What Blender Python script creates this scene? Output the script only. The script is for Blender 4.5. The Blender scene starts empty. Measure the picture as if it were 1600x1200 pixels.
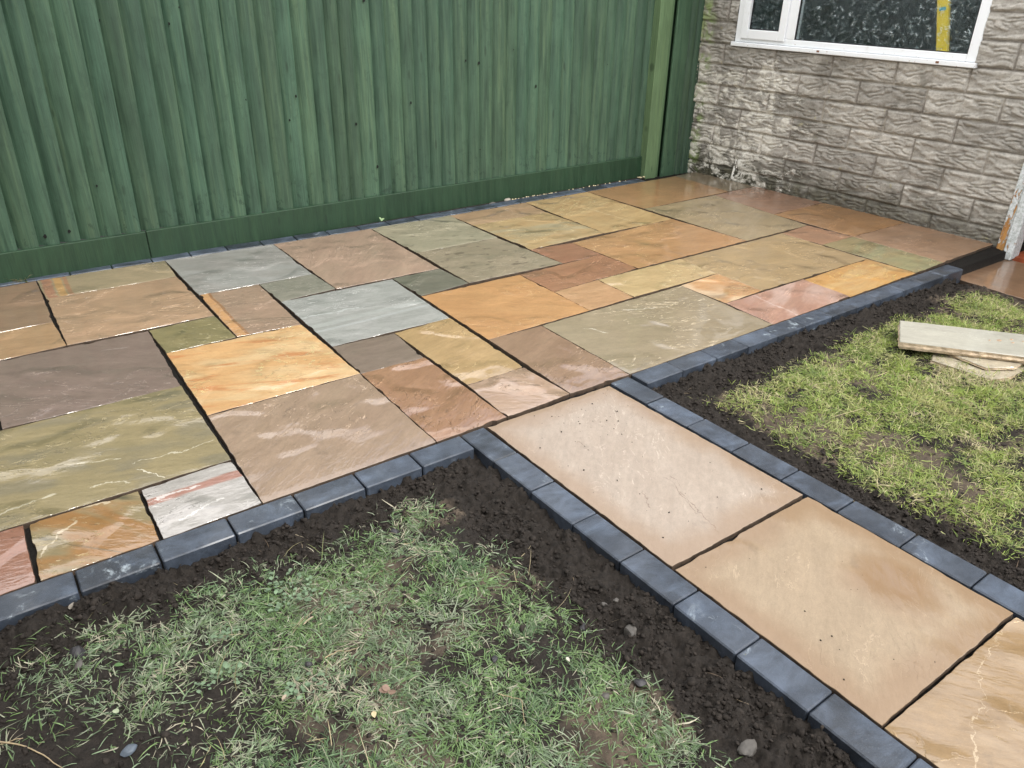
import bpy, math, random
import numpy as np
from mathutils import Matrix, Vector
R = math.radians
scn = bpy.context.scene
# ------------------------------------------------------------------ camera
CAMP = (-0.1963, -4.4227, 1.4426)
RC = [[0.81607, -0.57777, 0.01436], [-0.26250, -0.39267, -0.88142], [0.51490, 0.71554, -0.47211]]
cd = bpy.data.cameras.new('camera'); cam = bpy.data.objects.new('camera', cd)
scn.collection.objects.link(cam); scn.camera = cam
cd.sensor_width = 36; cd.lens = 36 * 1204.5 / 1600; cd.clip_end = 500; cd.clip_start = 0.02
mw = Matrix.Identity(4)
for i in range(3):
    mw[i][0] = RC[0][i]; mw[i][1] = -RC[1][i]; mw[i][2] = -RC[2][i]; mw[i][3] = CAMP[i]
cam.matrix_world = mw
scn.render.resolution_x = 1024; scn.render.resolution_y = 768
# ------------------------------------------------------------------ light
SUN_DIR = Vector((0.16, -0.72, 1.0)).normalized()     # towards the sun
EL = math.asin(SUN_DIR.z); AZ = math.atan2(SUN_DIR.x, SUN_DIR.y)
w = bpy.data.worlds.new('World'); scn.world = w; w.use_nodes = True
nt = w.node_tree; nt.nodes.clear()
wo = nt.nodes.new('ShaderNodeOutputWorld'); bg = nt.nodes.new('ShaderNodeBackground')
sky = nt.nodes.new('ShaderNodeTexSky'); sky.sky_type = 'NISHITA'; sky.sun_disc = False
sky.sun_elevation = EL; sky.sun_rotation = AZ
tc = nt.nodes.new('ShaderNodeTexCoord'); mp = nt.nodes.new('ShaderNodeMapping')
mp.inputs['Scale'].default_value = (1, 1, 2.2)
nz = nt.nodes.new('ShaderNodeTexNoise'); nz.inputs['Scale'].default_value = 2.3
nz.inputs['Detail'].default_value = 6; nz.inputs['Roughness'].default_value = 0.55
cr = nt.nodes.new('ShaderNodeValToRGB')
cr.color_ramp.elements[0].position = 0.30; cr.color_ramp.elements[1].position = 0.56
mx = nt.nodes.new('ShaderNodeMix'); mx.data_type = 'RGBA'
mx.inputs[7].default_value = (11.8, 11.6, 11.3, 1)
nt.links.new(tc.outputs['Generated'], mp.inputs[0]); nt.links.new(mp.outputs[0], nz.inputs[0])
nt.links.new(nz.outputs[0], cr.inputs[0]); nt.links.new(cr.outputs[0], mx.inputs[0])
nt.links.new(sky.outputs[0], mx.inputs[6]); nt.links.new(mx.outputs[2], bg.inputs[0])
nt.links.new(bg.outputs[0], wo.inputs[0]); bg.inputs[1].default_value = 0.14
sd = bpy.data.lights.new('sun', 'SUN'); sd.energy = 1.5; sd.angle = R(17); sd.color = (1, 0.96, 0.9)
so = bpy.data.objects.new('sun', sd); scn.collection.objects.link(so)
so.rotation_euler = SUN_DIR.to_track_quat('Z', 'Y').to_euler()
vs = scn.view_settings; vs.view_transform = 'Standard'; vs.look = 'None'; vs.gamma = 1; vs.exposure = 0.94
scn.render.engine = 'CYCLES'

# ------------------------------------------------------------------ helpers
def hsh(ix, iy, seed=0):
    h = (ix.astype(np.int64) * 374761393 + iy.astype(np.int64) * 668265263 + seed * 974634777) & 0x7fffffff
    h = ((h ^ (h >> 13)) * 1274126177) & 0x7fffffff
    h = (h ^ (h >> 16)) & 0xffffff
    return h / float(0xffffff)
def vnoise(x, y, seed=0):
    x = np.asarray(x, float); y = np.asarray(y, float)
    ix = np.floor(x); iy = np.floor(y); fx = x - ix; fy = y - iy
    fx = fx * fx * fx * (fx * (fx * 6 - 15) + 10); fy = fy * fy * fy * (fy * (fy * 6 - 15) + 10)
    ix = ix.astype(np.int64); iy = iy.astype(np.int64)
    a = hsh(ix, iy, seed); b = hsh(ix + 1, iy, seed); c = hsh(ix, iy + 1, seed); d = hsh(ix + 1, iy + 1, seed)
    return (a * (1 - fx) + b * fx) * (1 - fy) + (c * (1 - fx) + d * fx) * fy
def fbm(x, y, oct=4, seed=0, gain=0.5):
    s = 0; a = 1; t = 0; x = np.asarray(x, float); y = np.asarray(y, float)
    for i in range(oct):
        s = s + a * vnoise(x + 17.3 * i, y - 9.1 * i, seed + i); t += a; a *= gain
        x, y = 1.9 * x + 0.35 * y, 1.9 * y - 0.35 * x
    return s / t
def sst(x, a, b):
    t = np.clip((x - a) / (b - a), 0, 1); return t * t * (3 - 2 * t)

def mesh(name, v, f, mats=None, parent=None, smooth=False, mi=None, loc=None):
    me = bpy.data.meshes.new(name)
    if isinstance(f, np.ndarray):
        v = np.asarray(v, np.float32); n = f.shape[1]
        me.vertices.add(len(v)); me.vertices.foreach_set('co', v.ravel())
        me.loops.add(f.size); me.loops.foreach_set('vertex_index', f.astype(np.int32).ravel())
        me.polygons.add(len(f)); me.polygons.foreach_set('loop_start', np.arange(0, f.size, n, dtype=np.int32))
        me.update(calc_edges=True)
    else:
        me.from_pydata([tuple(map(float, p)) for p in v], [], f); me.update()
    for m in (mats if isinstance(mats, (list, tuple)) else [mats]):
        if m: me.materials.append(m)
    if smooth: me.polygons.foreach_set('use_smooth', np.ones(len(me.polygons), bool))
    if mi is not None: me.polygons.foreach_set('material_index', np.asarray(mi, np.int32))
    o = bpy.data.objects.new(name, me); scn.collection.objects.link(o)
    if parent: o.parent = parent
    if loc is not None: o.location = loc
    return o
def empty(name, loc=(0, 0, 0), rz=0):
    o = bpy.data.objects.new(name, None); scn.collection.objects.link(o)
    o.location = loc; o.rotation_euler = (0, 0, rz); o.empty_display_size = 0.1; return o
def tag(o, label=None, cat=None, group=None, kind=None):
    if label: o['label'] = label
    if cat: o['category'] = cat
    if group: o['group'] = group
    if kind: o['kind'] = kind
    return o
class MB:
    def __init__(s): s.v = []; s.f = []; s.m = []
    def box(s, x0, x1, y0, y1, z0, z1, m=0, b=0.0):
        n = len(s.v)
        if b <= 0:
            s.v += [(x, y, z) for z in (z0, z1) for y in (y0, y1) for x in (x0, x1)]
            q = [(0, 2, 3, 1), (4, 5, 7, 6), (0, 1, 5, 4), (2, 6, 7, 3), (0, 4, 6, 2), (1, 3, 7, 5)]
            s.f += [tuple(n + i for i in t) for t in q]; s.m += [m] * 6; return s
        # chamfered box: 24 verts
        xs = (x0, x1); ys = (y0, y1); zs = (z0, z1); idx = {}
        for i in (0, 1):
            for j in (0, 1):
                for k in (0, 1):
                    sx, sy, sz = (1 - 2 * i) * b, (1 - 2 * j) * b, (1 - 2 * k) * b
                    for ax in range(3):
                        p = [xs[i] + sx, ys[j] + sy, zs[k] + sz]; p[ax] = (xs[i], ys[j], zs[k])[ax]
                        idx[(i, j, k, ax)] = len(s.v); s.v.append(tuple(p))
        def add(*t): s.f.append(tuple(t)); s.m.append(m)
        for ax in range(3):
            for e in (0, 1):
                c = []
                for a, bb in ((0, 0), (1, 0), (1, 1), (0, 1)):
                    k = [0, 0, 0]; k[ax] = e; k[(ax + 1) % 3] = a; k[(ax + 2) % 3] = bb
                    c.append(idx[(k[0], k[1], k[2], ax)])
                add(*(c if e else c[::-1]))
        for ax in range(3):
            a1, a2 = (ax + 1) % 3, (ax + 2) % 3
            for e in (0, 1):
                for g in (0, 1):
                    k0 = [0, 0, 0]; k0[a1] = e; k0[a2] = g; k1 = list(k0); k1[ax] = 1
                    t = [idx[(*k0, a1)], idx[(*k1, a1)], idx[(*k1, a2)], idx[(*k0, a2)]]
                    add(*(t if (e + g) % 2 else t[::-1]))
        for i in (0, 1):
            for j in (0, 1):
                for k in (0, 1):
                    t = [idx[(i, j, k, 0)], idx[(i, j, k, 1)], idx[(i, j, k, 2)]]
                    add(*(t if (i + j + k) % 2 else t[::-1]))
        return s
    def obj(s, name, mats, parent=None, smooth=False, loc=None):
        o = mesh(name, s.v, s.f, mats, parent, smooth, s.m, loc); return o
def grid(xs, ys, zf):
    X, Y = np.meshgrid(xs, ys, indexing='ij'); Z = zf(X, Y)
    v = np.stack([X.ravel(), Y.ravel(), np.broadcast_to(Z, X.shape).ravel()], 1)
    nx, ny = len(xs), len(ys)
    i = (np.arange(nx - 1)[:, None] * ny + np.arange(ny - 1)[None]).ravel()
    return v, np.stack([i, i + ny, i + ny + 1, i + 1], 1)

# ------------------------------------------------------------------ node helpers
def lin(c):
    return tuple(((x / 255) / 12.92 if x / 255 <= .04045 else ((x / 255 + .055) / 1.055) ** 2.4) for x in c) + (1,)
class NB:
    def __init__(s, name):
        s.m = bpy.data.materials.new(name); s.m.use_nodes = True; s.t = s.m.node_tree; s.t.nodes.clear()
        s.out = s.n('ShaderNodeOutputMaterial'); s.b = s.n('ShaderNodeBsdfPrincipled')
        s.l(s.b.outputs[0], s.out.inputs[0]); s.tc = s.n('ShaderNodeTexCoord')
    def n(s, t, **k):
        o = s.t.nodes.new(t)
        for a, b in k.items(): setattr(o, a, b)
        return o
    def l(s, a, b): s.t.links.new(a, b)
    def setin(s, sock, v):
        if hasattr(v, 'is_output') or isinstance(v, bpy.types.NodeSocket): s.l(v, sock)
        else: sock.default_value = v
    def mapc(s, src=None, rot=0, sc=(1, 1, 1), loc=(0, 0, 0)):
        # rotate into the grain direction first, then stretch
        m1 = s.n('ShaderNodeMapping'); m1.inputs['Rotation'].default_value = (0, 0, rot); m1.inputs['Location'].default_value = loc
        s.l(src or s.tc.outputs['Object'], m1.inputs[0])
        m2 = s.n('ShaderNodeMapping'); m2.inputs['Scale'].default_value = sc; s.l(m1.outputs[0], m2.inputs[0]); return m2.outputs[0]
    def noise(s, vec, scale, detail=4, rough=.5, dist=0, out=0):
        o = s.n('ShaderNodeTexNoise'); s.l(vec, o.inputs['Vector'])
        o.inputs['Scale'].default_value = scale; o.inputs['Detail'].default_value = detail
        o.inputs['Roughness'].default_value = rough; o.inputs['Distortion'].default_value = dist; return o.outputs[out]
    def ramp(s, fac, stops, interp='LINEAR'):
        o = s.n('ShaderNodeValToRGB'); o.color_ramp.interpolation = interp; s.l(fac, o.inputs[0]); e = o.color_ramp.elements
        while len(e) < len(stops): e.new(0.5)
        for i, (p, c) in enumerate(stops):
            e[i].position = p; e[i].color = c if len(c) == 4 else (*c, 1)
        return o.outputs[0]
    def rng(s, v, a, b, c=0., d=1., smooth=True):
        o = s.n('ShaderNodeMapRange'); o.interpolation_type = 'SMOOTHSTEP' if smooth else 'LINEAR'
        s.setin(o.inputs[0], v)
        for i, q in zip((1, 2, 3, 4), (a, b, c, d)): s.setin(o.inputs[i], q)
        return o.outputs[0]
    def mix(s, fac, a, b, mode='MIX'):
        o = s.n('ShaderNodeMix', data_type='RGBA', blend_type=mode)
        s.setin(o.inputs[0], fac); s.setin(o.inputs[6], a); s.setin(o.inputs[7], b); return o.outputs[2]
    def math(s, op, a, b=0., c=None):
        o = s.n('ShaderNodeMath', operation=op); s.setin(o.inputs[0], a); s.setin(o.inputs[1], b)
        if c is not None: s.setin(o.inputs[2], c)
        return o.outputs[0]
    def bump(s, h, strength=.3, dist=.01, normal=None):
        o = s.n('ShaderNodeBump'); o.inputs['Strength'].default_value = strength; o.inputs['Distance'].default_value = dist
        s.l(h, o.inputs['Height'])
        if normal is not None: s.l(normal, o.inputs['Normal'])
        return o.outputs[0]
    def sep(s, src): o = s.n('ShaderNodeSeparateXYZ'); s.l(src, o.inputs[0]); return o.outputs
    def set(s, **k):
        nm = dict(col='Base Color', rough='Roughness', normal='Normal', coat='Coat Weight', crough='Coat Roughness', cnormal='Coat Normal', spec='Specular IOR Level', metal='Metallic')
        for a, v in k.items(): s.setin(s.b.inputs[nm[a]], v)
        return s.m
g = lambda v: (v, v, v, 1)

# ------------------------------------------------------------------ materials
def scale_c(c, k):
    c = lin(c); l = .3 * c[0] + .55 * c[1] + .15 * c[2]; return tuple(min(1, (x * .84 + l * .16) * k) for x in c[:3]) + (1,)
KC = 0.745
def stone_mat(seed, c1, c2, ang=0.2, stretch=4, riven=1.0, wet=1.0, bands=(), spots=None, swirl=None, dry=None, crest=1.0, warm=(1.02, 1.0, .89), veins=()):
    """riven sandstone; bands = [(axis, centre, halfwidth, colour)] in metres from the slab centre"""
    wm = lambda c: [a * q ** .45 for a, q in zip(c, warm)]
    c1 = wm(c1); c2 = wm(c2)
    B = NB('sandstone_%s' % seed); r = random.Random(seed)
    md_ = [(a + b) / 2 for a, b in zip(c1, c2)]; c1 = [m_ + (a - m_) * .62 for a, m_ in zip(c1, md_)]; c2 = [m_ + (b - m_) * .62 for b, m_ in zip(c2, md_)]
    off = (r.uniform(-50, 50), r.uniform(-50, 50), r.uniform(-5, 5))
    oc = B.tc.outputs['Object']
    v1 = B.mapc(oc, ang, (1, stretch, 1), off)
    n1 = B.noise(B.mapc(oc, ang, (1, 1 + stretch * .35, 1), off), 4.0, 8, .68, .7)
    n2 = B.noise(B.mapc(oc, ang + .1, (1, stretch * 2.2, 1), (off[1], off[0], 0)), 5, 6, .7, .4)
    col = B.ramp(n1, [(.30, scale_c(c1, KC)), (.48, scale_c([(a * .55 + b * .45) for a, b in zip(c1, c2)], KC)), (.68, scale_c(c2, KC))])
    if swirl:
        sw = B.noise(B.mapc(oc, ang, (1, 2.6, 1), (off[2], 3, 1)), 2.0, 4, .5, 1.2)
        col = B.mix(B.rng(sw, .44, .60), col, scale_c(swirl[0], KC))
        if len(swirl) > 1:
            sw2 = B.noise(B.mapc(oc, ang, (1, 4, 1), (8, off[0], 1)), 2.6, 5, .6, 1.0)
            col = B.mix(B.rng(sw2, .56, .68), col, scale_c(swirl[1], KC))
    xyz = B.sep(B.mix(.025, oc, B.noise(v1, 3, 3, .5, 0, 1), 'ADD'))
    for ax, cpos, hw, bc in bands:
        d = B.math('ABSOLUTE', B.math('SUBTRACT', B.math('ADD', xyz[ax], 0.0), cpos + .0125))
        d = B.math('ADD', d, B.math('MULTIPLY', B.math('SUBTRACT', n2, .5), hw * 1.2))
        col = B.mix(B.rng(d, hw * .75, hw * 1.25, .92, 0), col, scale_c(bc, KC))
    # fine tonal streaks, grit, small stains
    col = B.mix(.26, col, B.ramp(n2, [(.3, g(.62)), (.7, g(1.28))]), 'MULTIPLY')
    mid_ = B.noise(B.mapc(oc, ang, (1, 1.6, 1), (off[1], 1, 2)), 38, 6, .75, .3)
    col = B.mix(.34, col, B.ramp(mid_, [(.3, g(.66)), (.7, g(1.25))]), 'MULTIPLY')
    gr = B.noise(B.mapc(oc), 260, 3, .7)
    col = B.mix(.28, col, B.ramp(gr, [(.3, g(.72)), (.7, g(1.25))]), 'MULTIPLY')
    st = B.noise(B.mapc(oc, 0, (1, 1, 1), (off[1], 2, 0)), 9, 5, .65, .3)
    col = B.mix(B.rng(st, .60, .74, 0, .30), col, scale_c([x * .62 for x in c1], KC))
    if spots:
        sp = B.noise(B.mapc(oc, ang, (1, 1.7, 1), (1, off[0], 0)), 13, 3, .5, .3)
        col = B.mix(B.rng(sp, .60, .68, 0, .62), col, scale_c(spots, KC))
    for (x1, y1, x2, y2, w_, vc, st_) in veins:
        # a thin vein or crack between two points, wandering
        q0 = B.sep(B.mix(1, oc, B.mapc(B.noise(B.mapc(oc), 9, 5, .65, .4, 1), 0, (.09, .09, 0), (-.5, -.5, 0)), 'ADD'))
        L_ = math.hypot(x2 - x1, y2 - y1); ux, uy = (x2 - x1) / L_, (y2 - y1) / L_
        ax = B.math('SUBTRACT', q0[0], x1); ay = B.math('SUBTRACT', q0[1], y1)
        tt = B.math('ADD', B.math('MULTIPLY', ax, ux), B.math('MULTIPLY', ay, uy))
        dd = B.math('ABSOLUTE', B.math('SUBTRACT', B.math('MULTIPLY', ax, uy), B.math('MULTIPLY', ay, ux)))
        dd = B.math('ADD', dd, B.math('MAXIMUM', B.math('MULTIPLY', tt, -.3), B.math('MAXIMUM', B.math('MULTIPLY', B.math('SUBTRACT', tt, L_), .3), 0.)))
        ww_ = B.math('MULTIPLY', B.rng(B.noise(B.mapc(oc), 30, 3), .35, .65, .3, 1.6), w_)
        col = B.mix(B.math('MULTIPLY', B.rng(B.math('DIVIDE', dd, ww_), .5, 1.1, 1, 0), st_), col, scale_c(vc, KC))
    # height: broad riven undulation, terraced ledges, grain
    hb = B.noise(B.mapc(oc, ang, (1, 1.8, 1), (off[0], 5, 0)), 3.2, 4, .5, .5)
    led = B.noise(B.mapc(oc, ang, (1, 2.2, 1), (4, off[1], 0)), 4.6, 7, .60, .8)
    fr = B.math('FRACT', B.math('MULTIPLY', led, 7.0))
    step = B.math('ADD', B.math('FLOOR', B.math('MULTIPLY', led, 7.0)), B.rng(fr, .90, .985))
    zone = B.rng(B.noise(B.mapc(oc, 0, (1, 1, 1), (off[2], off[1], 0)), 2.6, 2, .5), .46, .58)
    grain = B.noise(B.mapc(oc, ang, (1, 3, 1)), 55, 5, .7)
    ripple = B.noise(B.mapc(oc, ang, (1, 3.4, 1), (2, off[0], 0)), 16, 3, .55, .8)
    h = B.math('MULTIPLY', hb, 4.0 * riven)
    h = B.math('ADD', h, B.math('MULTIPLY', B.math('MULTIPLY', step, zone), 1.7 * riven * crest))
    h = B.math('ADD', h, B.math('MULTIPLY', ripple, .9 * riven))
    h = B.math('ADD', h, B.math('MULTIPLY', grain, .32))
    nb = B.bump(h, 1.0, .0013)
    nw = B.bump(B.math('ADD', B.math('MULTIPLY', B.math('MULTIPLY', step, zone), 1.7 * riven * crest),
                       B.math('ADD', B.math('MULTIPLY', hb, 2.0 * riven), B.math('ADD', B.math('MULTIPLY', grain, .05), B.math('MULTIPLY', ripple, .45 * riven)))), 1.0, .0016)
    # pale lines along the ledges: wet glints painted into the colour
    crs = B.math('MULTIPLY', B.math('MULTIPLY', B.rng(fr, .84, .93), B.rng(fr, .95, .999, 1, 0)), B.math('MULTIPLY', B.rng(zone, .1, .6), B.rng(B.noise(v1, 15, 4), .44, .56)))
    col = B.mix(B.math('MULTIPLY', crs, min(.9, .75 * crest)), col, scale_c([min(255, x * 1.25 + 28) for x in c2], KC))
    wetn = B.rng(B.noise(B.mapc(oc, 0, (1, 1, 1), (off[1], off[2], 0)), 4.0, 5, .6), .34, .60, .60, 1.0)
    if dry:
        # damp margin round a dry middle: distance to the slab's edge
        hx, hy, px, py, pr = dry
        q = B.sep(oc)
        nn = B.math('MULTIPLY', B.noise(B.mapc(oc, .3), 5, 5, .6), .16)
        dx = B.math('SUBTRACT', hx, B.math('ABSOLUTE', q[0])); dy = B.math('SUBTRACT', hy, B.math('ABSOLUTE', q[1]))
        de = B.math('ADD', B.math('MINIMUM', dx, dy), nn)
        edge = B.rng(de, .09, .19, 1, 0)
        pxd = B.math('SUBTRACT', q[0], px); pyd = B.math('SUBTRACT', q[1], py)
        rr = B.math('SQRT', B.math('ADD', B.math('MULTIPLY', pxd, pxd), B.math('MULTIPLY', pyd, pyd)))
        patch = B.rng(B.math('ADD', rr, B.math('MULTIPLY', nn, 1.2)), pr * .8, pr * 1.7, 1, 0)
        damp = B.math('MAXIMUM', B.math('MULTIPLY', edge, .75), patch)
        dampc = scale_c([c1[0] * .90, c1[1] * .79, c1[2] * .62], KC)
        col = B.mix(B.math('MULTIPLY', damp, .85), col, dampc)
        wetn = B.math('ADD', B.math('MULTIPLY', damp, .55), .12)
    cw = B.math('MULTIPLY', wetn, wet)
    B.b.inputs['Coat IOR'].default_value = 1.65
    return B.set(col=col, rough=B.rng(wetn, 0, 1, .62, .36), normal=nb, coat=cw,
                 crough=B.rng(gr, .3, .7, .025, .075), cnormal=nw, spec=.35)

def mat_kerb():
    B = NB('charcoal_concrete'); oc = B.tc.outputs['Object']; oi = B.n('ShaderNodeObjectInfo')
    ge = B.n('ShaderNodeNewGeometry')
    pos = B.mapc(ge.outputs['Position'])
    tint = B.rng(oi.outputs['Random'], 0, 1, .62, 1.45, False)
    base = B.ramp(B.noise(pos, 22, 6, .65), [(.3, (.019, .025, .036)), (.7, (.042, .053, .072))])
    tc_ = B.n('ShaderNodeCombineColor'); [B.l(tint, tc_.inputs[i]) for i in range(3)]
    col = B.mix(1, base, tc_.outputs[0], 'MULTIPLY')
    sp = B.noise(pos, 420, 2, .6)
    col = B.mix(B.rng(sp, .62, .70, 0, .35), col, (.16, .17, .18, 1))
    # lime bloom and mortar smears
    bl = B.noise(B.mapc(ge.outputs['Position'], .3, (1, 1.6, 1)), 6.5, 6, .68, .5)
    col = B.mix(B.rng(bl, .42, .75, 0, .55), col, (.12, .155, .215, 1))
    sm = B.noise(B.mapc(ge.outputs['Position'], .1, (1, 1, 1.5), (3, 7, 1)), 15, 6, .72, .6)
    zone = B.rng(B.noise(pos, 2.3, 2), .50, .60)
    zz = B.sep(ge.outputs['Position'])[2]
    sm = B.math('MULTIPLY', B.rng(sm, .56, .70, 0, .75), B.math('MULTIPLY', zone, B.rng(zz, -.05, .002, .55, 1)))
    col = B.mix(sm, col, (.38, .44, .48, 1))
    h = B.math('ADD', B.math('MULTIPLY', B.noise(pos, 190, 5, .8), 1.1), B.math('MULTIPLY', B.noise(pos, 18, 3), .8))
    return B.set(col=col, rough=B.rng(B.noise(pos, 9, 4), .35, .65, .30, .60), normal=B.bump(h, 1.0, .0020),
                 coat=B.rng(B.noise(pos, 5, 3), .4, .6, .05, .45), crough=.25, spec=.5)

def mat_soil():
    B = NB('dark_wet_soil'); pos = B.n('ShaderNodeNewGeometry').outputs['Position']
    at = B.n('ShaderNodeAttribute', attribute_name='earth').outputs['Fac']
    n = B.noise(pos, 60, 8, .75)
    dark = B.ramp(n, [(.3, (.009, .0075, .0062)), (.7, (.034, .0275, .0225))])
    pale = B.ramp(B.noise(pos, 25, 8, .75), [(.28, (.035, .027, .020)), (.72, (.155, .120, .088))])
    col = B.mix(B.rng(B.math('ADD', at, B.math('MULTIPLY', B.math('SUBTRACT', B.noise(pos, 14, 6, .7), .5), .9)), .35, .75), dark, pale)
    col = B.mix(B.rng(at, -1, -.2, .72, 0), col, (.003, .0025, .002, 1))
    gr = B.noise(pos, 500, 2, .5)
    col = B.mix(B.rng(gr, .68, .74, 0, .5), col, (.12, .10, .085, 1))
    h = B.math('ADD', B.noise(pos, 70, 8, .8), B.math('MULTIPLY', B.noise(pos, 260, 4, .7), .4))
    return B.set(col=col, rough=.85, normal=B.bump(h, .9, .006), spec=.25)
def mat_crumb():
    B = NB('soil_crumb'); pos = B.n('ShaderNodeNewGeometry').outputs['Position']
    col = B.ramp(B.noise(pos, 45, 4, .7), [(.3, (.009, .0072, .006)), (.72, (.042, .034, .028))])
    return B.set(col=col, rough=.85, normal=B.bump(B.noise(pos, 400, 4, .7), .8, .002), spec=.25)
def mat_attr(name, rough=.5, spec=.4, trans=0.25):
    B = NB(name); a = B.n('ShaderNodeAttribute', attribute_name='tone')
    pos = B.n('ShaderNodeNewGeometry').outputs['Position']
    col = B.mix(.5, a.outputs['Color'], B.ramp(B.noise(pos, 90, 3), [(.3, g(.6)), (.7, g(1.35))]), 'MULTIPLY')
    B.set(col=col, rough=rough, spec=spec)
    if trans:
        t = B.n('ShaderNodeBsdfTranslucent'); B.l(col, t.inputs[0]); mxs = B.n('ShaderNodeMixShader'); mxs.inputs[0].default_value = trans
        B.l(B.b.outputs[0], mxs.inputs[1]); B.l(t.outputs[0], mxs.inputs[2]); B.l(mxs.outputs[0], B.out.inputs[0])
    return B.m
def mat_fence(name, k=1.0, footz=True, base=((.016, .038, .022), (.080, .128, .070), (.040, .079, .048))):
    B = NB(name); oc = B.tc.outputs['Object']; q = B.sep(oc)
    a = B.n('ShaderNodeAttribute', attribute_name='tone').outputs['Color']
    gr = B.noise(B.mapc(oc, 0, (1, 1, .03)), 150, 6, .7, .1)
    gr2 = B.noise(B.mapc(oc, 0, (1, 1, .035), (3, 1, 2)), 46, 6, .62, .25)
    bl = B.noise(B.mapc(oc, 0, (1, 1, .35)), 9, 5, .6, .4)
    col = B.ramp(gr2, [(.25, base[0]), (.5, base[2]), (.78, base[1])])
    col = B.mix(B.rng(bl, .35, .7, 0, .45), col, tuple(x * 1.5 for x in base[2]) + (1,))
    col = B.mix(.55, col, B.ramp(gr, [(.3, g(.62)), (.7, g(1.35))]), 'MULTIPLY')
    col = B.mix(.999, col, a, 'MULTIPLY')
    kn = B.n('ShaderNodeTexVoronoi'); B.l(B.mapc(oc, 0, (11, 3, 2.6)), kn.inputs[0]); kn.inputs['Scale'].default_value = 1
    kw = B.math('ADD', kn.outputs['Distance'], B.math('MULTIPLY', gr2, .05))
    col = B.mix(B.rng(kw, .07, .13, .5, 0), col, (.010, .022, .012, 1))
    # irregular darker patches, stronger towards the foot of the boards
    if footz:
        sp = B.noise(B.mapc(oc, 0, (1, 1, .6), (5, 5, 5)), 26, 6, .7, .3)
        zt = B.rng(q[2], .15, .42, .62, .20)
        col = B.mix(B.rng(sp, .54, .64, 0, zt), col, (.012, .030, .020, 1))
    h = B.math('ADD', B.math('MULTIPLY', gr, .5), B.math('MULTIPLY', gr2, .7))
    return B.set(col=col, rough=B.rng(gr2, .3, .7, .48, .68), normal=B.bump(h, .6, .0024), spec=.35)
def mat_wall():
    B = NB('reconstituted_stone'); oc = B.tc.outputs['Object']; q = B.sep(oc)
    a = B.n('ShaderNodeAttribute', attribute_name='joint').outputs['Fac']
    n = B.noise(oc, 7, 7, .65); n2 = B.noise(oc, 70, 6, .75)
    ns = B.noise(B.mapc(oc, 0, (1, 1, 3.5)), 28, 4, .6, .8)
    col = B.ramp(n, [(.3, (.285, .265, .235)), (.5, (.385, .36, .32)), (.7, (.48, .452, .405))])
    at = B.n('ShaderNodeAttribute', attribute_name='tone').outputs['Color']
    col = B.mix(.999, col, at, 'MULTIPLY')
    col = B.mix(.6, col, B.ramp(n2, [(.32, g(.6)), (.68, g(1.35))]), 'MULTIPLY')
    col = B.mix(.25, col, B.ramp(ns, [(.35, g(.6)), (.65, g(1.2))]), 'MULTIPLY')
    dp = B.noise(B.mapc(oc, 0, (1, 1, .8), (9, 2, 4)), 3.1, 6, .65, .6)
    col = B.mix(B.rng(dp, .50, .66, 0, .55), col, (.115, .105, .085, 1))
    # mortar: thin dark lines, paler in places
    jc = B.mix(B.rng(B.noise(oc, 4.5, 3), .46, .60), (.10, .082, .068, 1), (.42, .38, .32, 1))
    col = B.mix(B.math('MULTIPLY', a, .60), col, jc)
    # damp, mossy foot of the wall
    zf = B.math('ADD', q[2], B.math('MULTIPLY', B.math('SUBTRACT', n, .5), .30))
    xf = B.rng(q[0], -.2, 1.4, 1, .7)
    moss = B.math('MULTIPLY', B.rng(zf, .02, .30, .95, 0), xf)
    col = B.mix(moss, col, B.ramp(B.noise(oc, 22, 5, .7), [(.35, (.030, .030, .022)), (.65, (.085, .080, .048))]))
    # green algae in the corner by the fence
    ga = B.math('MULTIPLY', B.rng(B.math('ADD', q[0], B.math('MULTIPLY', n, .10)), -.56, -.48, .8, 0), B.rng(B.noise(oc, 9, 4, .6), .40, .60))
    col = B.mix(ga, col, (.22, .30, .10, 1))
    # lime bloom and old paint
    wz = B.math('MULTIPLY', B.rng(q[0], -.05, .85, 1, .0), B.rng(q[2], .75, 1.0, 1, .1))
    wn = B.noise(B.mapc(oc, 0, (1, 1, 1.3), (2, 3, 8)), 6.5, 7, .72, .9)
    thr = B.rng(wz, 0, 1, .68, .46, False)
    wf = B.rng(B.math('SUBTRACT', wn, thr), .0, .09, 0, .88)
    col = B.mix(B.math('MULTIPLY', wf, B.rng(B.noise(oc, 60, 4, .7), .30, .55, .35, 1)), col, (.66, .63, .56, 1))
    fl = B.noise(B.mapc(oc, 0, (1, 1, 1), (7, 3, 8)), 95, 3, .6)
    fz = B.rng(B.noise(oc, 5, 3), .48, .62)
    col = B.mix(B.math('MULTIPLY', B.rng(fl, .66, .72), B.math('MULTIPLY', fz, .8)), col, (.62, .60, .50, 1))
    li = B.noise(B.mapc(oc, 0, (1, 1, 1), (1, 9, 8)), 17, 4, .6)
    col = B.mix(B.rng(li, .66, .74, 0, .4), col, (.34, .30, .13, 1))
    h = B.math('ADD', n2, B.math('MULTIPLY', B.noise(oc, 300, 3, .7), .35))
    return B.set(col=col, rough=.75, normal=B.bump(h, .8, .003), spec=.3)
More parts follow.
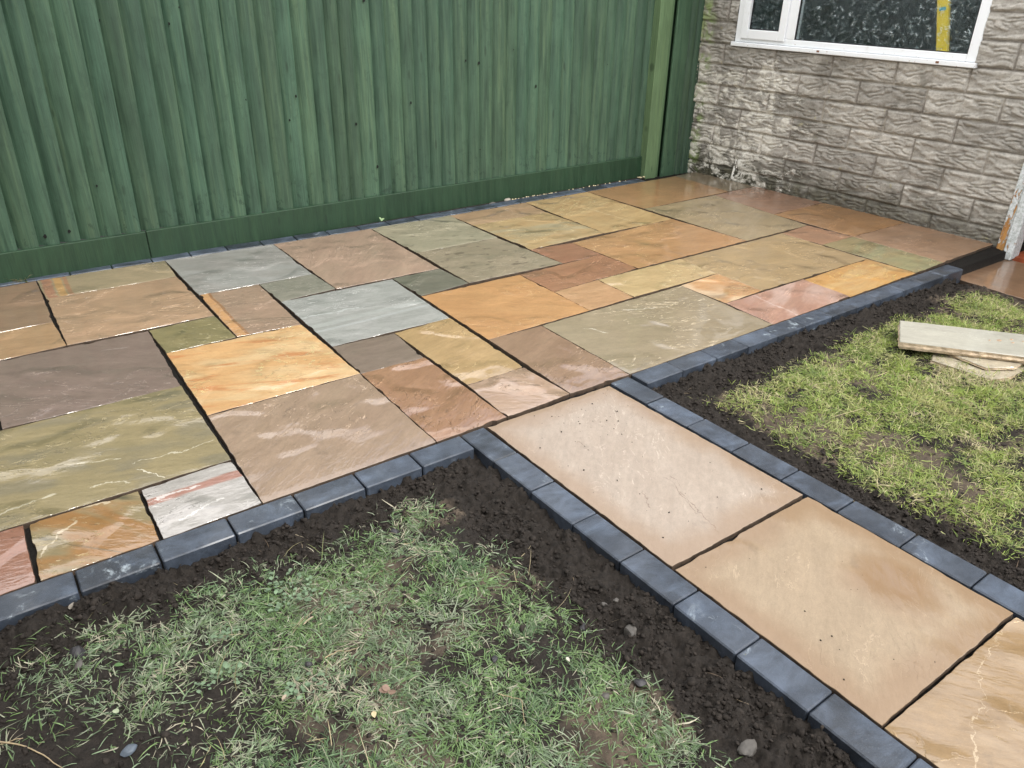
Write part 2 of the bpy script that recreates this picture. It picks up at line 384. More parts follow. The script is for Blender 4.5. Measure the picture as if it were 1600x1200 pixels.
def mat_simple(name, c, rough=.5, bumpn=None, spec=.4, var=.25, scale=30, coat=0):
    B = NB(name); oc = B.tc.outputs['Object']
    col = B.mix(1, (*c, 1), B.ramp(B.noise(oc, scale, 6, .65), [(.3, g(1 - var)), (.7, g(1 + var))]), 'MULTIPLY')
    k = dict(col=col, rough=rough, spec=spec, coat=coat)
    if bumpn: k['normal'] = B.bump(B.noise(oc, bumpn[0], 5, .7), bumpn[1], bumpn[2])
    return B.set(**k)
def mat_upvc():
    B = NB('white_upvc'); oc = B.tc.outputs['Object']; q = B.sep(oc)
    col = B.mix(B.rng(B.noise(oc, 12, 6, .7), .55, .75, 0, .35), (.82, .84, .86, 1), (.55, .54, .50, 1))
    d = B.noise(B.mapc(oc, 0, (1, 1, 2)), 40, 4, .7)
    col = B.mix(B.math('MULTIPLY', B.rng(d, .64, .70), B.rng(q[2], .99, 1.06, .8, 0)), col, (.36, .25, .19, 1))
    return B.set(col=col, rough=.25, spec=.5)
def mat_glass():
    B = NB('leaf_patterned_glass'); oc = B.tc.outputs['Object']
    # leaf-like curls rolled into the pane
    v = B.mapc(oc, 0, (1, 1, 1)); wob = B.noise(v, 11, 3, .5, 1.5, 1)
    vv = B.mix(.085, v, wob, 'LINEAR_LIGHT')
    vo = B.n('ShaderNodeTexVoronoi', feature='DISTANCE_TO_EDGE'); B.l(vv, vo.inputs[0]); vo.inputs['Scale'].default_value = 24
    h1 = B.rng(vo.outputs[0], 0, .13); h2 = B.noise(vv, 40, 2, .5, 2.5)
    nb = B.bump(B.math('ADD', h1, B.math('MULTIPLY', h2, .5)), .9, .006)
    gl = B.n('ShaderNodeBsdfGlass'); gl.inputs['IOR'].default_value = 1.12; gl.inputs['Roughness'].default_value = .05
    gl.inputs['Color'].default_value = (.75, .84, .84, 1); B.l(nb, gl.inputs['Normal'])
    tr = B.n('ShaderNodeBsdfTransparent'); tr.inputs[0].default_value = (.95, .97, .97, 1)
    m1 = B.n('ShaderNodeMixShader'); m1.inputs[0].default_value = .38; B.l(tr.outputs[0], m1.inputs[1]); B.l(gl.outputs[0], m1.inputs[2])
    gs = B.n('ShaderNodeBsdfGlossy'); gs.inputs['Roughness'].default_value = .08; gs.inputs['Color'].default_value = (.82, .95, .97, 1); B.l(nb, gs.inputs['Normal'])
    m2 = B.n('ShaderNodeMixShader'); B.l(B.math('ADD', .05, B.math('MULTIPLY', B.math('MULTIPLY', B.rng(vo.outputs[0], .02, .07, 1, 0), B.rng(B.noise(oc, 26, 2), .50, .60)), .45)), m2.inputs[0]); B.l(m1.outputs[0], m2.inputs[1]); B.l(gs.outputs[0], m2.inputs[2])
    B.l(m2.outputs[0], B.out.inputs[0]); return B.m
M_KERB = mat_kerb(); M_SOIL = mat_soil(); M_CRUMB = mat_crumb()
M_GRASS = mat_attr('grass_blade', .45, .4, .3); M_LEAF = mat_attr('weed_leaf', .5, .35, .2)
M_FENCE = mat_fence('green_stained_boards')
M_FENCE2 = mat_fence('green_stained_post', base=((.075, .125, .058), (.14, .21, .095), (.10, .16, .08)), footz=False)
M_GRAVELB = mat_fence('dark_green_gravel_board', base=((.009, .028, .013), (.026, .056, .026), (.016, .041, .020)), footz=False)
M_HOLE = mat_simple('knot_hole', (.004, .005, .004), .9)
M_WALL = mat_wall(); M_UPVC = mat_upvc(); M_GLASS = mat_glass()
M_GASKET = mat_simple('black_gasket', (.02, .02, .022), .5)
M_DARKWALL = mat_simple('dark_room_paint', (.075, .105, .105), .8, var=.6, scale=3)
M_REDFLOOR = mat_simple('red_quarry_tile', (.42, .11, .05), .35, (60, .4, .003), var=.4, scale=12)
M_YELLOW = mat_simple('yellow_plastic', (.95, .62, .02), .4, var=.05)
M_MUCK = mat_simple('rust_mark', (.20, .10, .06), .9)
M_FOAM = mat_simple('lime_mortar_run', (.78, .76, .70), .8, (80, .8, .004), var=.15)
M_PEBBLE = mat_simple('pale_gravel', (.55, .47, .30), .7, (120, .6, .003), var=.5, scale=60)
M_STONEG = mat_simple('grey_flint', (.085, .078, .070), .6, (50, .8, .004), var=.45, scale=22)
M_STONED = mat_simple('dark_stone', (.035, .033, .036), .5, (40, .8, .004), var=.4, scale=22)
M_STONEP = mat_simple('pale_stone', (.30, .27, .23), .7, (50, .8, .004), var=.3, scale=22)
M_TWIG = mat_simple('dry_straw', (.36, .28, .17), .7, var=.3, scale=40)
M_DEAD = mat_simple('dead_leaf', (.36, .25, .17), .7, (60, .8, .004), var=.4, scale=40)
M_SLATE = mat_simple('blue_grey_slate', (.085, .105, .13), .45, (60, .5, .002))

# ------------------------------------------------------------------ ground: one sheet (soil, bedding under the paving)
def kx_l(y): return 1.006 + (-2.444 - y) * .020          # outer edge of the left path kerb
def kx_r(y): return 1.812 + (-2.444 - y) * .020          # outer edge of the right path kerb
def ground_h(x, y):
    left = np.minimum(-2.545 - y, kx_l(y) - x)            # >0 inside the left bed
    right = np.minimum(np.minimum(-2.53 - y, x - kx_r(y)), 9)
    d = np.maximum(left, right)
    out = sst(d, -.055, -.045)
    n = fbm(x * 9, y * 9, 3, 3); f = fbm(x * 34, y * 34, 4, 9, .6); ff = fbm(x * 95, y * 95, 2, 21)
    near = 1 - sst(d, .12, .32)
    z = -.031 + .022 * (n - .5) + .040 * (f - .5) * (.45 + .9 * near) + .020 * (ff - .5) * (.4 + near) + .012 * sst(d, .08, .5)
    z = z - .034 * sst(x, 3.7, 4.2) * (right > 0)
    z = np.where((x > 4.24) & (y < -2.49), -.108, z)
    z = np.where((x > 4.2) & (y > -2.6) & (d > 0), np.minimum(z, -.085), z)
    bed = -.020 + .009 * (vnoise(x * 60, y * 60, 5) - .5)
    z = bed * (1 - out) + z * out
    z = np.where(y > .16, -.06, z)
    return z
def coarse(a, b, n): return list(np.linspace(a, b, n))
gx = [-60, -30, -15, -8, -4, -2, -1.4] + list(np.arange(-1.0, 4.36, .0075)) + [4.4, 4.6, 5, 6, 9, 15, 30, 60]
gy = [-60, -30, -15, -9, -6.5, -5.4, -5, -4.7, -4.5, -4.3] + list(np.arange(-4.15, -2.42, .0075)) + [-2.3, -2.0, -1.5, -1, -.5, 0, .12, .2, .5, 2, 8, 20, 60]
gx = np.array(sorted(gx)); gy = np.array(sorted(gy))
v, f = grid(gx, gy, ground_h)
ground = mesh('ground', v, f, M_SOIL, smooth=True); tag(ground, kind='structure')
def grass_density(x, y):
    ll = np.minimum(-2.545 - y, kx_l(y) - x); rr = np.minimum(-2.53 - y, x - kx_r(y))
    n = fbm(x * 3.3, y * 3.3, 3, 40); n2 = fbm(x * 11, y * 11, 3, 50)
    # left bed: bare soil by the kerbs, wider along the path, bare towards the far left corner
    dl = sst(ll + (n - .5) * .16, .085, .20)
    wide = np.where(kx_l(y) - x < .5, sst(kx_l(y) - x + (n - .5) * .22, .20, .33), 1)
    lc = sst(x + (n - .5) * .5 + np.clip(-3.0 - y, -.6, 1) * .0, -.42, -.05)
    L = dl * wide * (.10 + .90 * lc) * (.14 + .86 * sst(n2, .37, .52)) * 1.0
    dr = sst(np.minimum((-2.53 - y) * .70, x - kx_r(y)) + (n - .5) * .11, .10, .19)
    far_ = sst(x - 2.0 + (y + 3.1) * .6, .1, .9)
    Rr = dr * (.10 + .90 * sst(n2 + .05 * far_, .38, .56)) * (.62 + .38 * far_) * (1 - sst(x, 4.0, 4.22))
    return np.where(ll > 0, L, np.where(rr > 0, Rr, 0))
V = v
earth = np.zeros(len(V), np.float32)
xx, yy = V[:, 0], V[:, 1]
e = fbm(xx * 4.1 + 3, yy * 4.1, 3, 77)
de = grass_density(xx, yy)
ll = np.minimum(-2.545 - yy, kx_l(yy) - xx)
rr = np.minimum(-2.53 - yy, xx - kx_r(yy))
earth = sst(e, .40, .70) * .70
earth *= np.where(ll > 0, sst(kx_l(yy) - xx, .14, .24) * sst(-2.545 - yy, .10, .2) * sst(xx, -.2, .3), np.where(rr > 0, sst(np.minimum((-2.53 - yy) * .7, xx - kx_r(yy)), .10, .16), 0))
earth = np.where((xx > 3.7) & (rr > .1), np.maximum(earth, .55), earth)
earth = np.where((ll < -.04) & (rr < -.04), -1.0, earth)
at = ground.data.attributes.new('earth', 'FLOAT', 'POINT'); at.data.foreach_set('value', earth.astype(np.float32))

# bare soil crumbs lying on the beds
rs = np.random.RandomState(4)
ICO = None
def ico():
    t = (1 + 5 ** .5) / 2
    p = np.array([(-1, t, 0), (1, t, 0), (-1, -t, 0), (1, -t, 0), (0, -1, t), (0, 1, t), (0, -1, -t), (0, 1, -t), (t, 0, -1), (t, 0, 1), (-t, 0, -1), (-t, 0, 1)]) / (1 + t * t) ** .5
    f = np.array([(0, 11, 5), (0, 5, 1), (0, 1, 7), (0, 7, 10), (0, 10, 11), (1, 5, 9), (5, 11, 4), (11, 10, 2), (10, 7, 6), (7, 1, 8), (3, 9, 4), (3, 4, 2), (3, 2, 6), (3, 6, 8), (3, 8, 9), (4, 9, 5), (2, 4, 11), (6, 2, 10), (8, 6, 7), (9, 8, 1)])
    return p, f
IP, IF = ico()
def scatter(name, pts, sizes, mat, flat=.75, sink=.25):
    n = len(pts)
    P = IP[None] * (1 + rs.uniform(-.38, .38, (n, 12, 1)))
    P = P * rs.uniform(.65, 1.25, (n, 1, 3)); P[:, :, 2] *= flat
    a = rs.uniform(0, 6.28, n); c, s = np.cos(a)[:, None], np.sin(a)[:, None]
    x = P[:, :, 0] * c - P[:, :, 1] * s; y = P[:, :, 0] * s + P[:, :, 1] * c
    P = np.stack([x, y, P[:, :, 2]], 2) * sizes[:, None, None]
    P += pts[:, None, :]; P[:, :, 2] += (sizes * (flat - sink * 2) * .5)[:, None]
    F = (IF[None] + (np.arange(n) * 12)[:, None, None]).reshape(-1, 3)
    return mesh(name, P.reshape(-1, 3), F, mat)
def bed_points(n, fn):
    xs = rs.uniform(-1, 4.3, n); ys = rs.uniform(-4.1, -2.5, n)
    k = rs.uniform(0, 1, n) < fn(xs, ys); xs, ys = xs[k], ys[k]
    return np.stack([xs, ys, ground_h(xs, ys)], 1)
def crumb_d(x, y):
    l_ = np.minimum(-2.552 - y, kx_l(y) - .006 - x); r_ = np.minimum(-2.54 - y, x - kx_r(y) - .006)
    d = np.maximum(l_, r_)
    return np.where(d > 0, np.clip(1.2 - d * 3.2, .13, 1) * (.25 + 1.3 * sst(fbm(x * 7, y * 7, 3, 60), .38, .62)), 0) * ((x < 4.2) | (y < -2.9)) * (x < 4.22)
p = bed_points(260000, crumb_d); sz = .0013 + .0060 * rs.power(1, len(p)) ** 5 + .0055 * (rs.uniform(0, 1, len(p)) < .045) * rs.uniform(.3, 1.3, len(p))
o = scatter('soil_crumbs', p, sz, M_CRUMB); tag(o, 'dark loose soil crumbs scattered along the kerbs', 'soil', kind='stuff')

# grass
def blades(name, pts, L0, L1, wid, tones, lie, curl=1.0):
    n = len(pts); az = rs.uniform(0, 6.283, n)
    # tufts share a direction
    tf = vnoise(pts[:, 0] * 16, pts[:, 1] * 16, 91) * 12.56; az = np.where(rs.uniform(0, 1, n) < .6, tf + rs.normal(0, .7, n), az)
    L = rs.uniform(L0, L1, n) * (1 + .5 * (rs.uniform(0, 1, n) < .12))
    el0 = rs.uniform(.25, 1.45, n); el0 = np.where(rs.uniform(0, 1, n) < lie, rs.uniform(.05, .5, n), el0)
    bend = rs.uniform(.2, 1.5, n) * curl
    w = wid * rs.uniform(.4, 1.7, n)
    d = np.stack([np.cos(az), np.sin(az)], 1); sd_ = np.stack([-np.sin(az), np.cos(az)], 1)
    tw = rs.normal(0, .35, n)
    P = pts.copy(); P[:, 2] -= .003; rows = []; cur = P.copy(); el = el0.copy(); seg = L / 4; azc = az.copy()
    for k in range(5):
        ww = w * (.75, 1, .9, .6, .0)[k]
        sx = np.stack([-np.sin(azc) * ww, np.cos(azc) * ww, ww * tw], 1) * .5
        if k < 4: rows.append(cur - sx); rows.append(cur + sx)
        else: rows.append(cur.copy())
        st = np.stack([np.cos(azc) * np.cos(el), np.sin(azc) * np.cos(el), np.sin(el)], 1) * seg[:, None]
        cur = cur + st; el = el - bend * .42; azc = azc + tw * .35
        cur[:, 2] = np.maximum(cur[:, 2], pts[:, 2] + .0015)
    Vv = np.stack(rows, 1).reshape(-1, 3)
    b = (np.arange(n) * 9)[:, None]
    q = np.concatenate([b + np.array([[0, 1, 3, 2]]), b + np.array([[2, 3, 5, 4]]), b + np.array([[4, 5, 7, 6]]), b + np.array([[6, 7, 8, 8]])], 1).reshape(-1, 4)
    # last quad degenerate -> make triangles of everything
    q = q.reshape(n, 4, 4); t1 = q[:, :, [0, 1, 2]].reshape(-1, 3); t2 = q[:, :3, [0, 2, 3]].reshape(-1, 3)
    F = np.concatenate([t1, t2], 0)
    o = mesh(name, Vv, F, M_GRASS, smooth=True)
    T = np.array(tones); ti = rs.randint(0, len(T), n)
    pick = (vnoise(pts[:, 0] * 6, pts[:, 1] * 6, 33) * len(T) * 1.3).astype(int) % len(T)
    ti = np.where(rs.uniform(0, 1, n) < .5, pick, ti)
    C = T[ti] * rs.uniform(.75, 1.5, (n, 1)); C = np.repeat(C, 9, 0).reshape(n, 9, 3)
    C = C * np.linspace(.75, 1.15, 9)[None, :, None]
    A = np.concatenate([C.reshape(-1, 3), np.ones((n * 9, 1))], 1).astype(np.float32)
    ca = o.data.color_attributes.new('tone', 'FLOAT_COLOR', 'POINT'); ca.data.foreach_set('color', A.ravel())
    return o
def clip(p, s):
    k = (p[:, 0] < 1.4) if s else (p[:, 0] > 1.4); return p[k]
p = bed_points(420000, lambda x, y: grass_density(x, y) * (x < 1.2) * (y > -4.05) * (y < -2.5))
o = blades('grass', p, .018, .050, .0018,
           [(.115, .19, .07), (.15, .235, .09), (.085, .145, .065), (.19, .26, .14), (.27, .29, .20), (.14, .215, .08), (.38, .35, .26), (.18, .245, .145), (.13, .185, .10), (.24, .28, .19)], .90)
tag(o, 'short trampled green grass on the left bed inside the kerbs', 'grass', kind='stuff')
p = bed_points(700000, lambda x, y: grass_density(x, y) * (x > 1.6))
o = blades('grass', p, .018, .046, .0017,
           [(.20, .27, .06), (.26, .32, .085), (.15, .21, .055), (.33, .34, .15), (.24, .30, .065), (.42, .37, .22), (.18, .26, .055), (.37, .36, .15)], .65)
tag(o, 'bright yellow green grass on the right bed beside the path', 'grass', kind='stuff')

p = bed_points(9000, lambda x, y: crumb_d(x, y) * .10)
o = blades('root_fibres', p, .015, .05, .0011, [(.26, .20, .13), (.16, .11, .07), (.36, .30, .20)], .9, curl=.5)
tag(o, 'fine pale root fibres and straw bits scattered on the dug soil', 'roots', kind='stuff')

# ------------------------------------------------------------------ paving slabs
def inset(P, gp):
    P = np.array(P, float); Q = []
    for i in range(4):
        p0, p1, p2 = P[i - 1], P[i], P[(i + 1) % 4]
        e1 = (p1 - p0) / np.linalg.norm(p1 - p0); e2 = (p2 - p1) / np.linalg.norm(p2 - p1)
        n1 = np.array([e1[1], -e1[0]]); n2 = np.array([e2[1], -e2[0]])
        Q.append(np.linalg.solve(np.array([n1, n2]), np.array([n1 @ p1 + gp, n2 @ p1 + gp])))
    return np.array(Q)
def slab_mesh(name, P, mat, seed, z=0., th=.024, step=.014, rough=1.0, tilt=0.0, parent=None):
    c = P.mean(0); P = P - c
    nx = max(4, int(np.linalg.norm(P[1] - P[0]) / step)); ny = max(4, int(np.linalg.norm(P[3] - P[0]) / step))
    s, t = np.meshgrid(np.linspace(0, 1, nx + 1), np.linspace(0, 1, ny + 1), indexing='ij')
    X = ((1 - s) * (1 - t))[..., None] * P[0] + (s * (1 - t))[..., None] * P[1] + (s * t)[..., None] * P[2] + ((1 - s) * t)[..., None] * P[3]
    wx, wy = X[..., 0] + c[0], X[..., 1] + c[1]
    j = .0013 * rough
    J = lambda a, b: (vnoise(a * 22, b * 22, seed) - .5) * 3.0 * j + (vnoise(a * 95, b * 95, seed + 1) - .5) * 1.6 * j - 6 * j * sst(vnoise(a * 14, b * 14, seed + 2), .82, .97)
    eu = (P[1] - P[0]) / np.linalg.norm(P[1] - P[0]); ev = (P[3] - P[0]) / np.linalg.norm(P[3] - P[0])
    for sl, dr in ((np.s_[0, :], -eu), (np.s_[-1, :], eu), (np.s_[:, 0], -ev), (np.s_[:, -1], ev)):
        X[sl] = X[sl] + dr * J(wx[sl], wy[sl])[:, None]
    Z = z + .0020 * rough * (fbm(wx * 5, wy * 5, 3, seed + 5) - .5) + tilt * (s - .5)
    de = np.minimum(np.minimum(s, 1 - s) * np.linalg.norm(P[1] - P[0]), np.minimum(t, 1 - t) * np.linalg.norm(P[3] - P[0]))
    Z = Z - .0014 * (1 - sst(de, 0, .016)) * vnoise(wx * 30, wy * 30, seed + 8)
    top = np.concatenate([X, Z[..., None]], 2).reshape(-1, 3)
    N = ny + 1
    i = (np.arange(nx)[:, None] * N + np.arange(ny)[None]).ravel()
    F = [np.stack([i, i + 1, i + N + 1, i + N], 1)]
    ring = [k * N for k in range(nx)] + [nx * N + k for k in range(ny)] + [k * N + ny for k in range(nx, 0, -1)] + [k for k in range(ny, 0, -1)]
    rp = top[ring]; m = len(ring); out = rp.copy(); rad = rp[:, :2] / np.linalg.norm(rp[:, :2], axis=1)[:, None]
    out[:, :2] += rad * .0010; out[:, 2] -= .0012
    bot = out.copy(); bot[:, :2] += rad * (.004 * (vnoise(out[:, 0] * 60, out[:, 1] * 60, seed + 9) - .6))[:, None]; bot[:, 2] = z - th
    mid = (out + bot) / 2; mid[:, :2] += rad * (.0022 * (vnoise(out[:, 0] * 80, out[:, 1] * 80, seed + 10)))[:, None]
    V_ = np.concatenate([top, out, mid, bot], 0); b0 = len(top); r_ = np.array(ring); k = np.arange(m); k2 = (k + 1) % m
    F.append(np.stack([r_, r_[k2], b0 + k2, b0 + k], 1)); F.append(np.stack([b0 + k, b0 + k2, b0 + m + k2, b0 + m + k], 1))
    F.append(np.stack([b0 + m + k, b0 + m + k2, b0 + 2 * m + k2, b0 + 2 * m + k], 1))
    nt_ = len(F[0]) + len(F[1]); F = np.concatenate(F)[:, ::-1]
    # orientation: top must face up
    o = mesh(name, V_, F, mat, parent, smooth=True, loc=(c[0], c[1], 0))
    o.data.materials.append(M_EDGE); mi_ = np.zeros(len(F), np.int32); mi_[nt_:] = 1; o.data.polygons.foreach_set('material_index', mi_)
    if o.data.polygons[0].normal.z < 0: o.data.flip_normals()
    o.data.set_sharp_from_angle(angle=R(24))
    return o, P
M_EDGE = mat_simple('dark_slab_edge', (.075, .052, .036), .7, (90, .6, .003), var=.5, scale=35)  # darker brown for the slab sides, so the joints read dark
SL={"A":[-0.0105,0.0492,0.6137,0.0191,0.6027,-0.2768,-0.0038,-0.2502],"B":[-0.0038,-0.2502,0.6027,-0.2768,0.6099,-0.9061,-0.0081,-0.8871],"E":[0.3146,-0.9163,0.6099,-0.9061,0.6188,-1.1999,0.3216,-1.2004],"F":[-0.3104,-0.8928,0.3146,-0.9163,0.2978,-1.5306,-0.3055,-1.5121],"G":[0.3216,-1.2004,0.9093,-1.2239,0.9182,-1.8224,0.3141,-1.8166],"H":[0.6239,-0.6058,0.9213,-0.6195,0.9093,-1.2239,0.6188,-1.1999],"I":[0.6137,0.0191,1.2172,-0.0175,1.2127,-0.6213,0.6239,-0.6058],"J":[0.9213,-0.6195,1.2127,-0.6213,1.2255,-0.8944,0.9307,-0.9079],"K":[0.9307,-0.9079,1.532,-0.9223,1.5176,-1.5315,0.9296,-1.5208],"L":[1.2172,-0.0175,1.8352,-0.0463,1.8235,-0.9158,1.2255,-0.8944],"M":[1.8352,-0.0463,2.4079,-0.0596,2.4031,-0.6306,1.8466,-0.6195],"M2":[1.8466,-0.6195,2.4031,-0.6306,2.4458,-1.2188,1.8385,-1.1959],"N":[1.532,-0.9223,1.8235,-0.9158,1.8385,-1.1959,1.5381,-1.2201],"O":[1.5381,-1.2201,2.1372,-1.2346,2.129,-1.8265,1.532,-1.833],"P":[2.4079,-0.0596,3.0329,-0.0624,3.0009,-0.353,2.4162,-0.3347],"Q":[2.4162,-0.3347,3.0009,-0.353,3.0243,-0.9194,2.4356,-0.9302],"R":[3.0329,-0.0624,3.5999,-0.0678,3.6144,-0.9248,3.0243,-0.9194],"S":[2.4356,-0.9302,2.7273,-0.9593,2.7325,-1.2257,2.4458,-1.2188],"T":[2.1372,-1.2346,2.7325,-1.2257,2.7469,-1.5153,2.1349,-1.5373],"U":[2.7273,-0.9593,3.6144,-0.9248,3.6611,-1.5143,2.7469,-1.5153],"V":[3.5999,-0.0678,4.5355,-0.061,4.5202,-0.6326,3.6317,-0.6384],"X":[3.6317,-0.6384,4.3458,-0.6456,4.2724,-1.51,3.6611,-1.5143],"Y":[4.3458,-0.6456,4.8118,-0.6296,4.8606,-1.2242,4.2955,-1.2204],"Z":[4.2955,-1.2204,4.8606,-1.2242,4.9014,-1.8325,4.3037,-1.8222],"AA":[3.9801,-1.5312,4.2724,-1.51,4.3037,-1.8222,3.9933,-1.8179],"AB":[3.0571,-1.5298,3.9801,-1.5312,3.9873,-2.125,3.0506,-2.1201],"AC":[2.4374,-1.5296,3.0571,-1.5298,3.0551,-1.8137,2.4292,-1.8194],"AD":[2.1349,-1.5373,2.4374,-1.5296,2.4292,-1.8194,2.129,-1.8265],"AE":[1.8218,-1.8438,2.7488,-1.8348,2.7411,-2.433,1.8244,-2.4356],"AF":[2.7488,-1.8348,3.0551,-1.8137,3.0506,-2.1201,2.7534,-2.134],"AG":[2.7534,-2.134,3.3737,-2.134,3.364,-2.4267,2.7411,-2.433],"AH":[3.3737,-2.134,3.9873,-2.125,4.0001,-2.4161,3.364,-2.4267],"AI":[3.9933,-1.8179,4.3037,-1.8222,4.3067,-2.4049,4.0001,-2.4161],"AJ":[4.3037,-1.8222,4.9014,-1.8325,4.9101,-2.3927,4.3067,-2.4049],"AK":[0.3141,-1.8166,0.9182,-1.8224,0.9146,-2.436,0.2989,-2.4392],"AL":[0.9296,-1.5208,1.2195,-1.544,1.2065,-1.8367,0.9182,-1.8224],"AM":[0.9182,-1.8224,1.2065,-1.8367,1.2144,-2.4356,0.9146,-2.436],"AN":[1.2195,-1.544,1.5176,-1.5315,1.5054,-2.1399,1.2258,-2.1415],"AO":[1.532,-1.833,1.8218,-1.8438,1.8244,-2.4356,1.5202,-2.4237],"AP":[1.2258,-2.1415,1.5054,-2.1399,1.5202,-2.4237,1.2144,-2.4356],"AQ":[-0.6101,-1.5165,0.2978,-1.5306,0.2954,-2.1516,-0.609,-2.1461],"AR":[0.0069,-2.1614,0.2954,-2.1516,0.2989,-2.4392,0.0044,-2.4443],"AS":[-0.3036,-2.1541,0.0069,-2.1614,0.0044,-2.4443,-0.3059,-2.4427],"AT":[-0.609,-2.1461,-0.3036,-2.1541,-0.3059,-2.4427,-0.6098,-2.4462],"C":[-0.615,0.0296,-0.0105,0.0492,-0.0187,-0.5766,-0.6146,-0.5874],"D":[-0.6146,-0.5874,-0.0187,-0.5766,-0.0081,-0.8871,-0.6128,-0.8985],"F2":[-0.93,-0.945,-0.3104,-0.8928,-0.3055,-1.5121,-0.93,-1.53],"W":[4.5355,-0.061,4.8,-0.03,4.8118,-0.6296,4.5202,-0.6326],"p1":[1.1163,-2.4537,1.6919,-2.4596,1.7166,-3.3485,1.1282,-3.3526],"p2":[1.126,-3.3668,1.7168,-3.365,1.7279,-3.9774,1.1384,-3.9756],"p3":[1.1366,-3.9842,1.7267,-3.9875,1.745,-4.9,1.155,-4.9]}
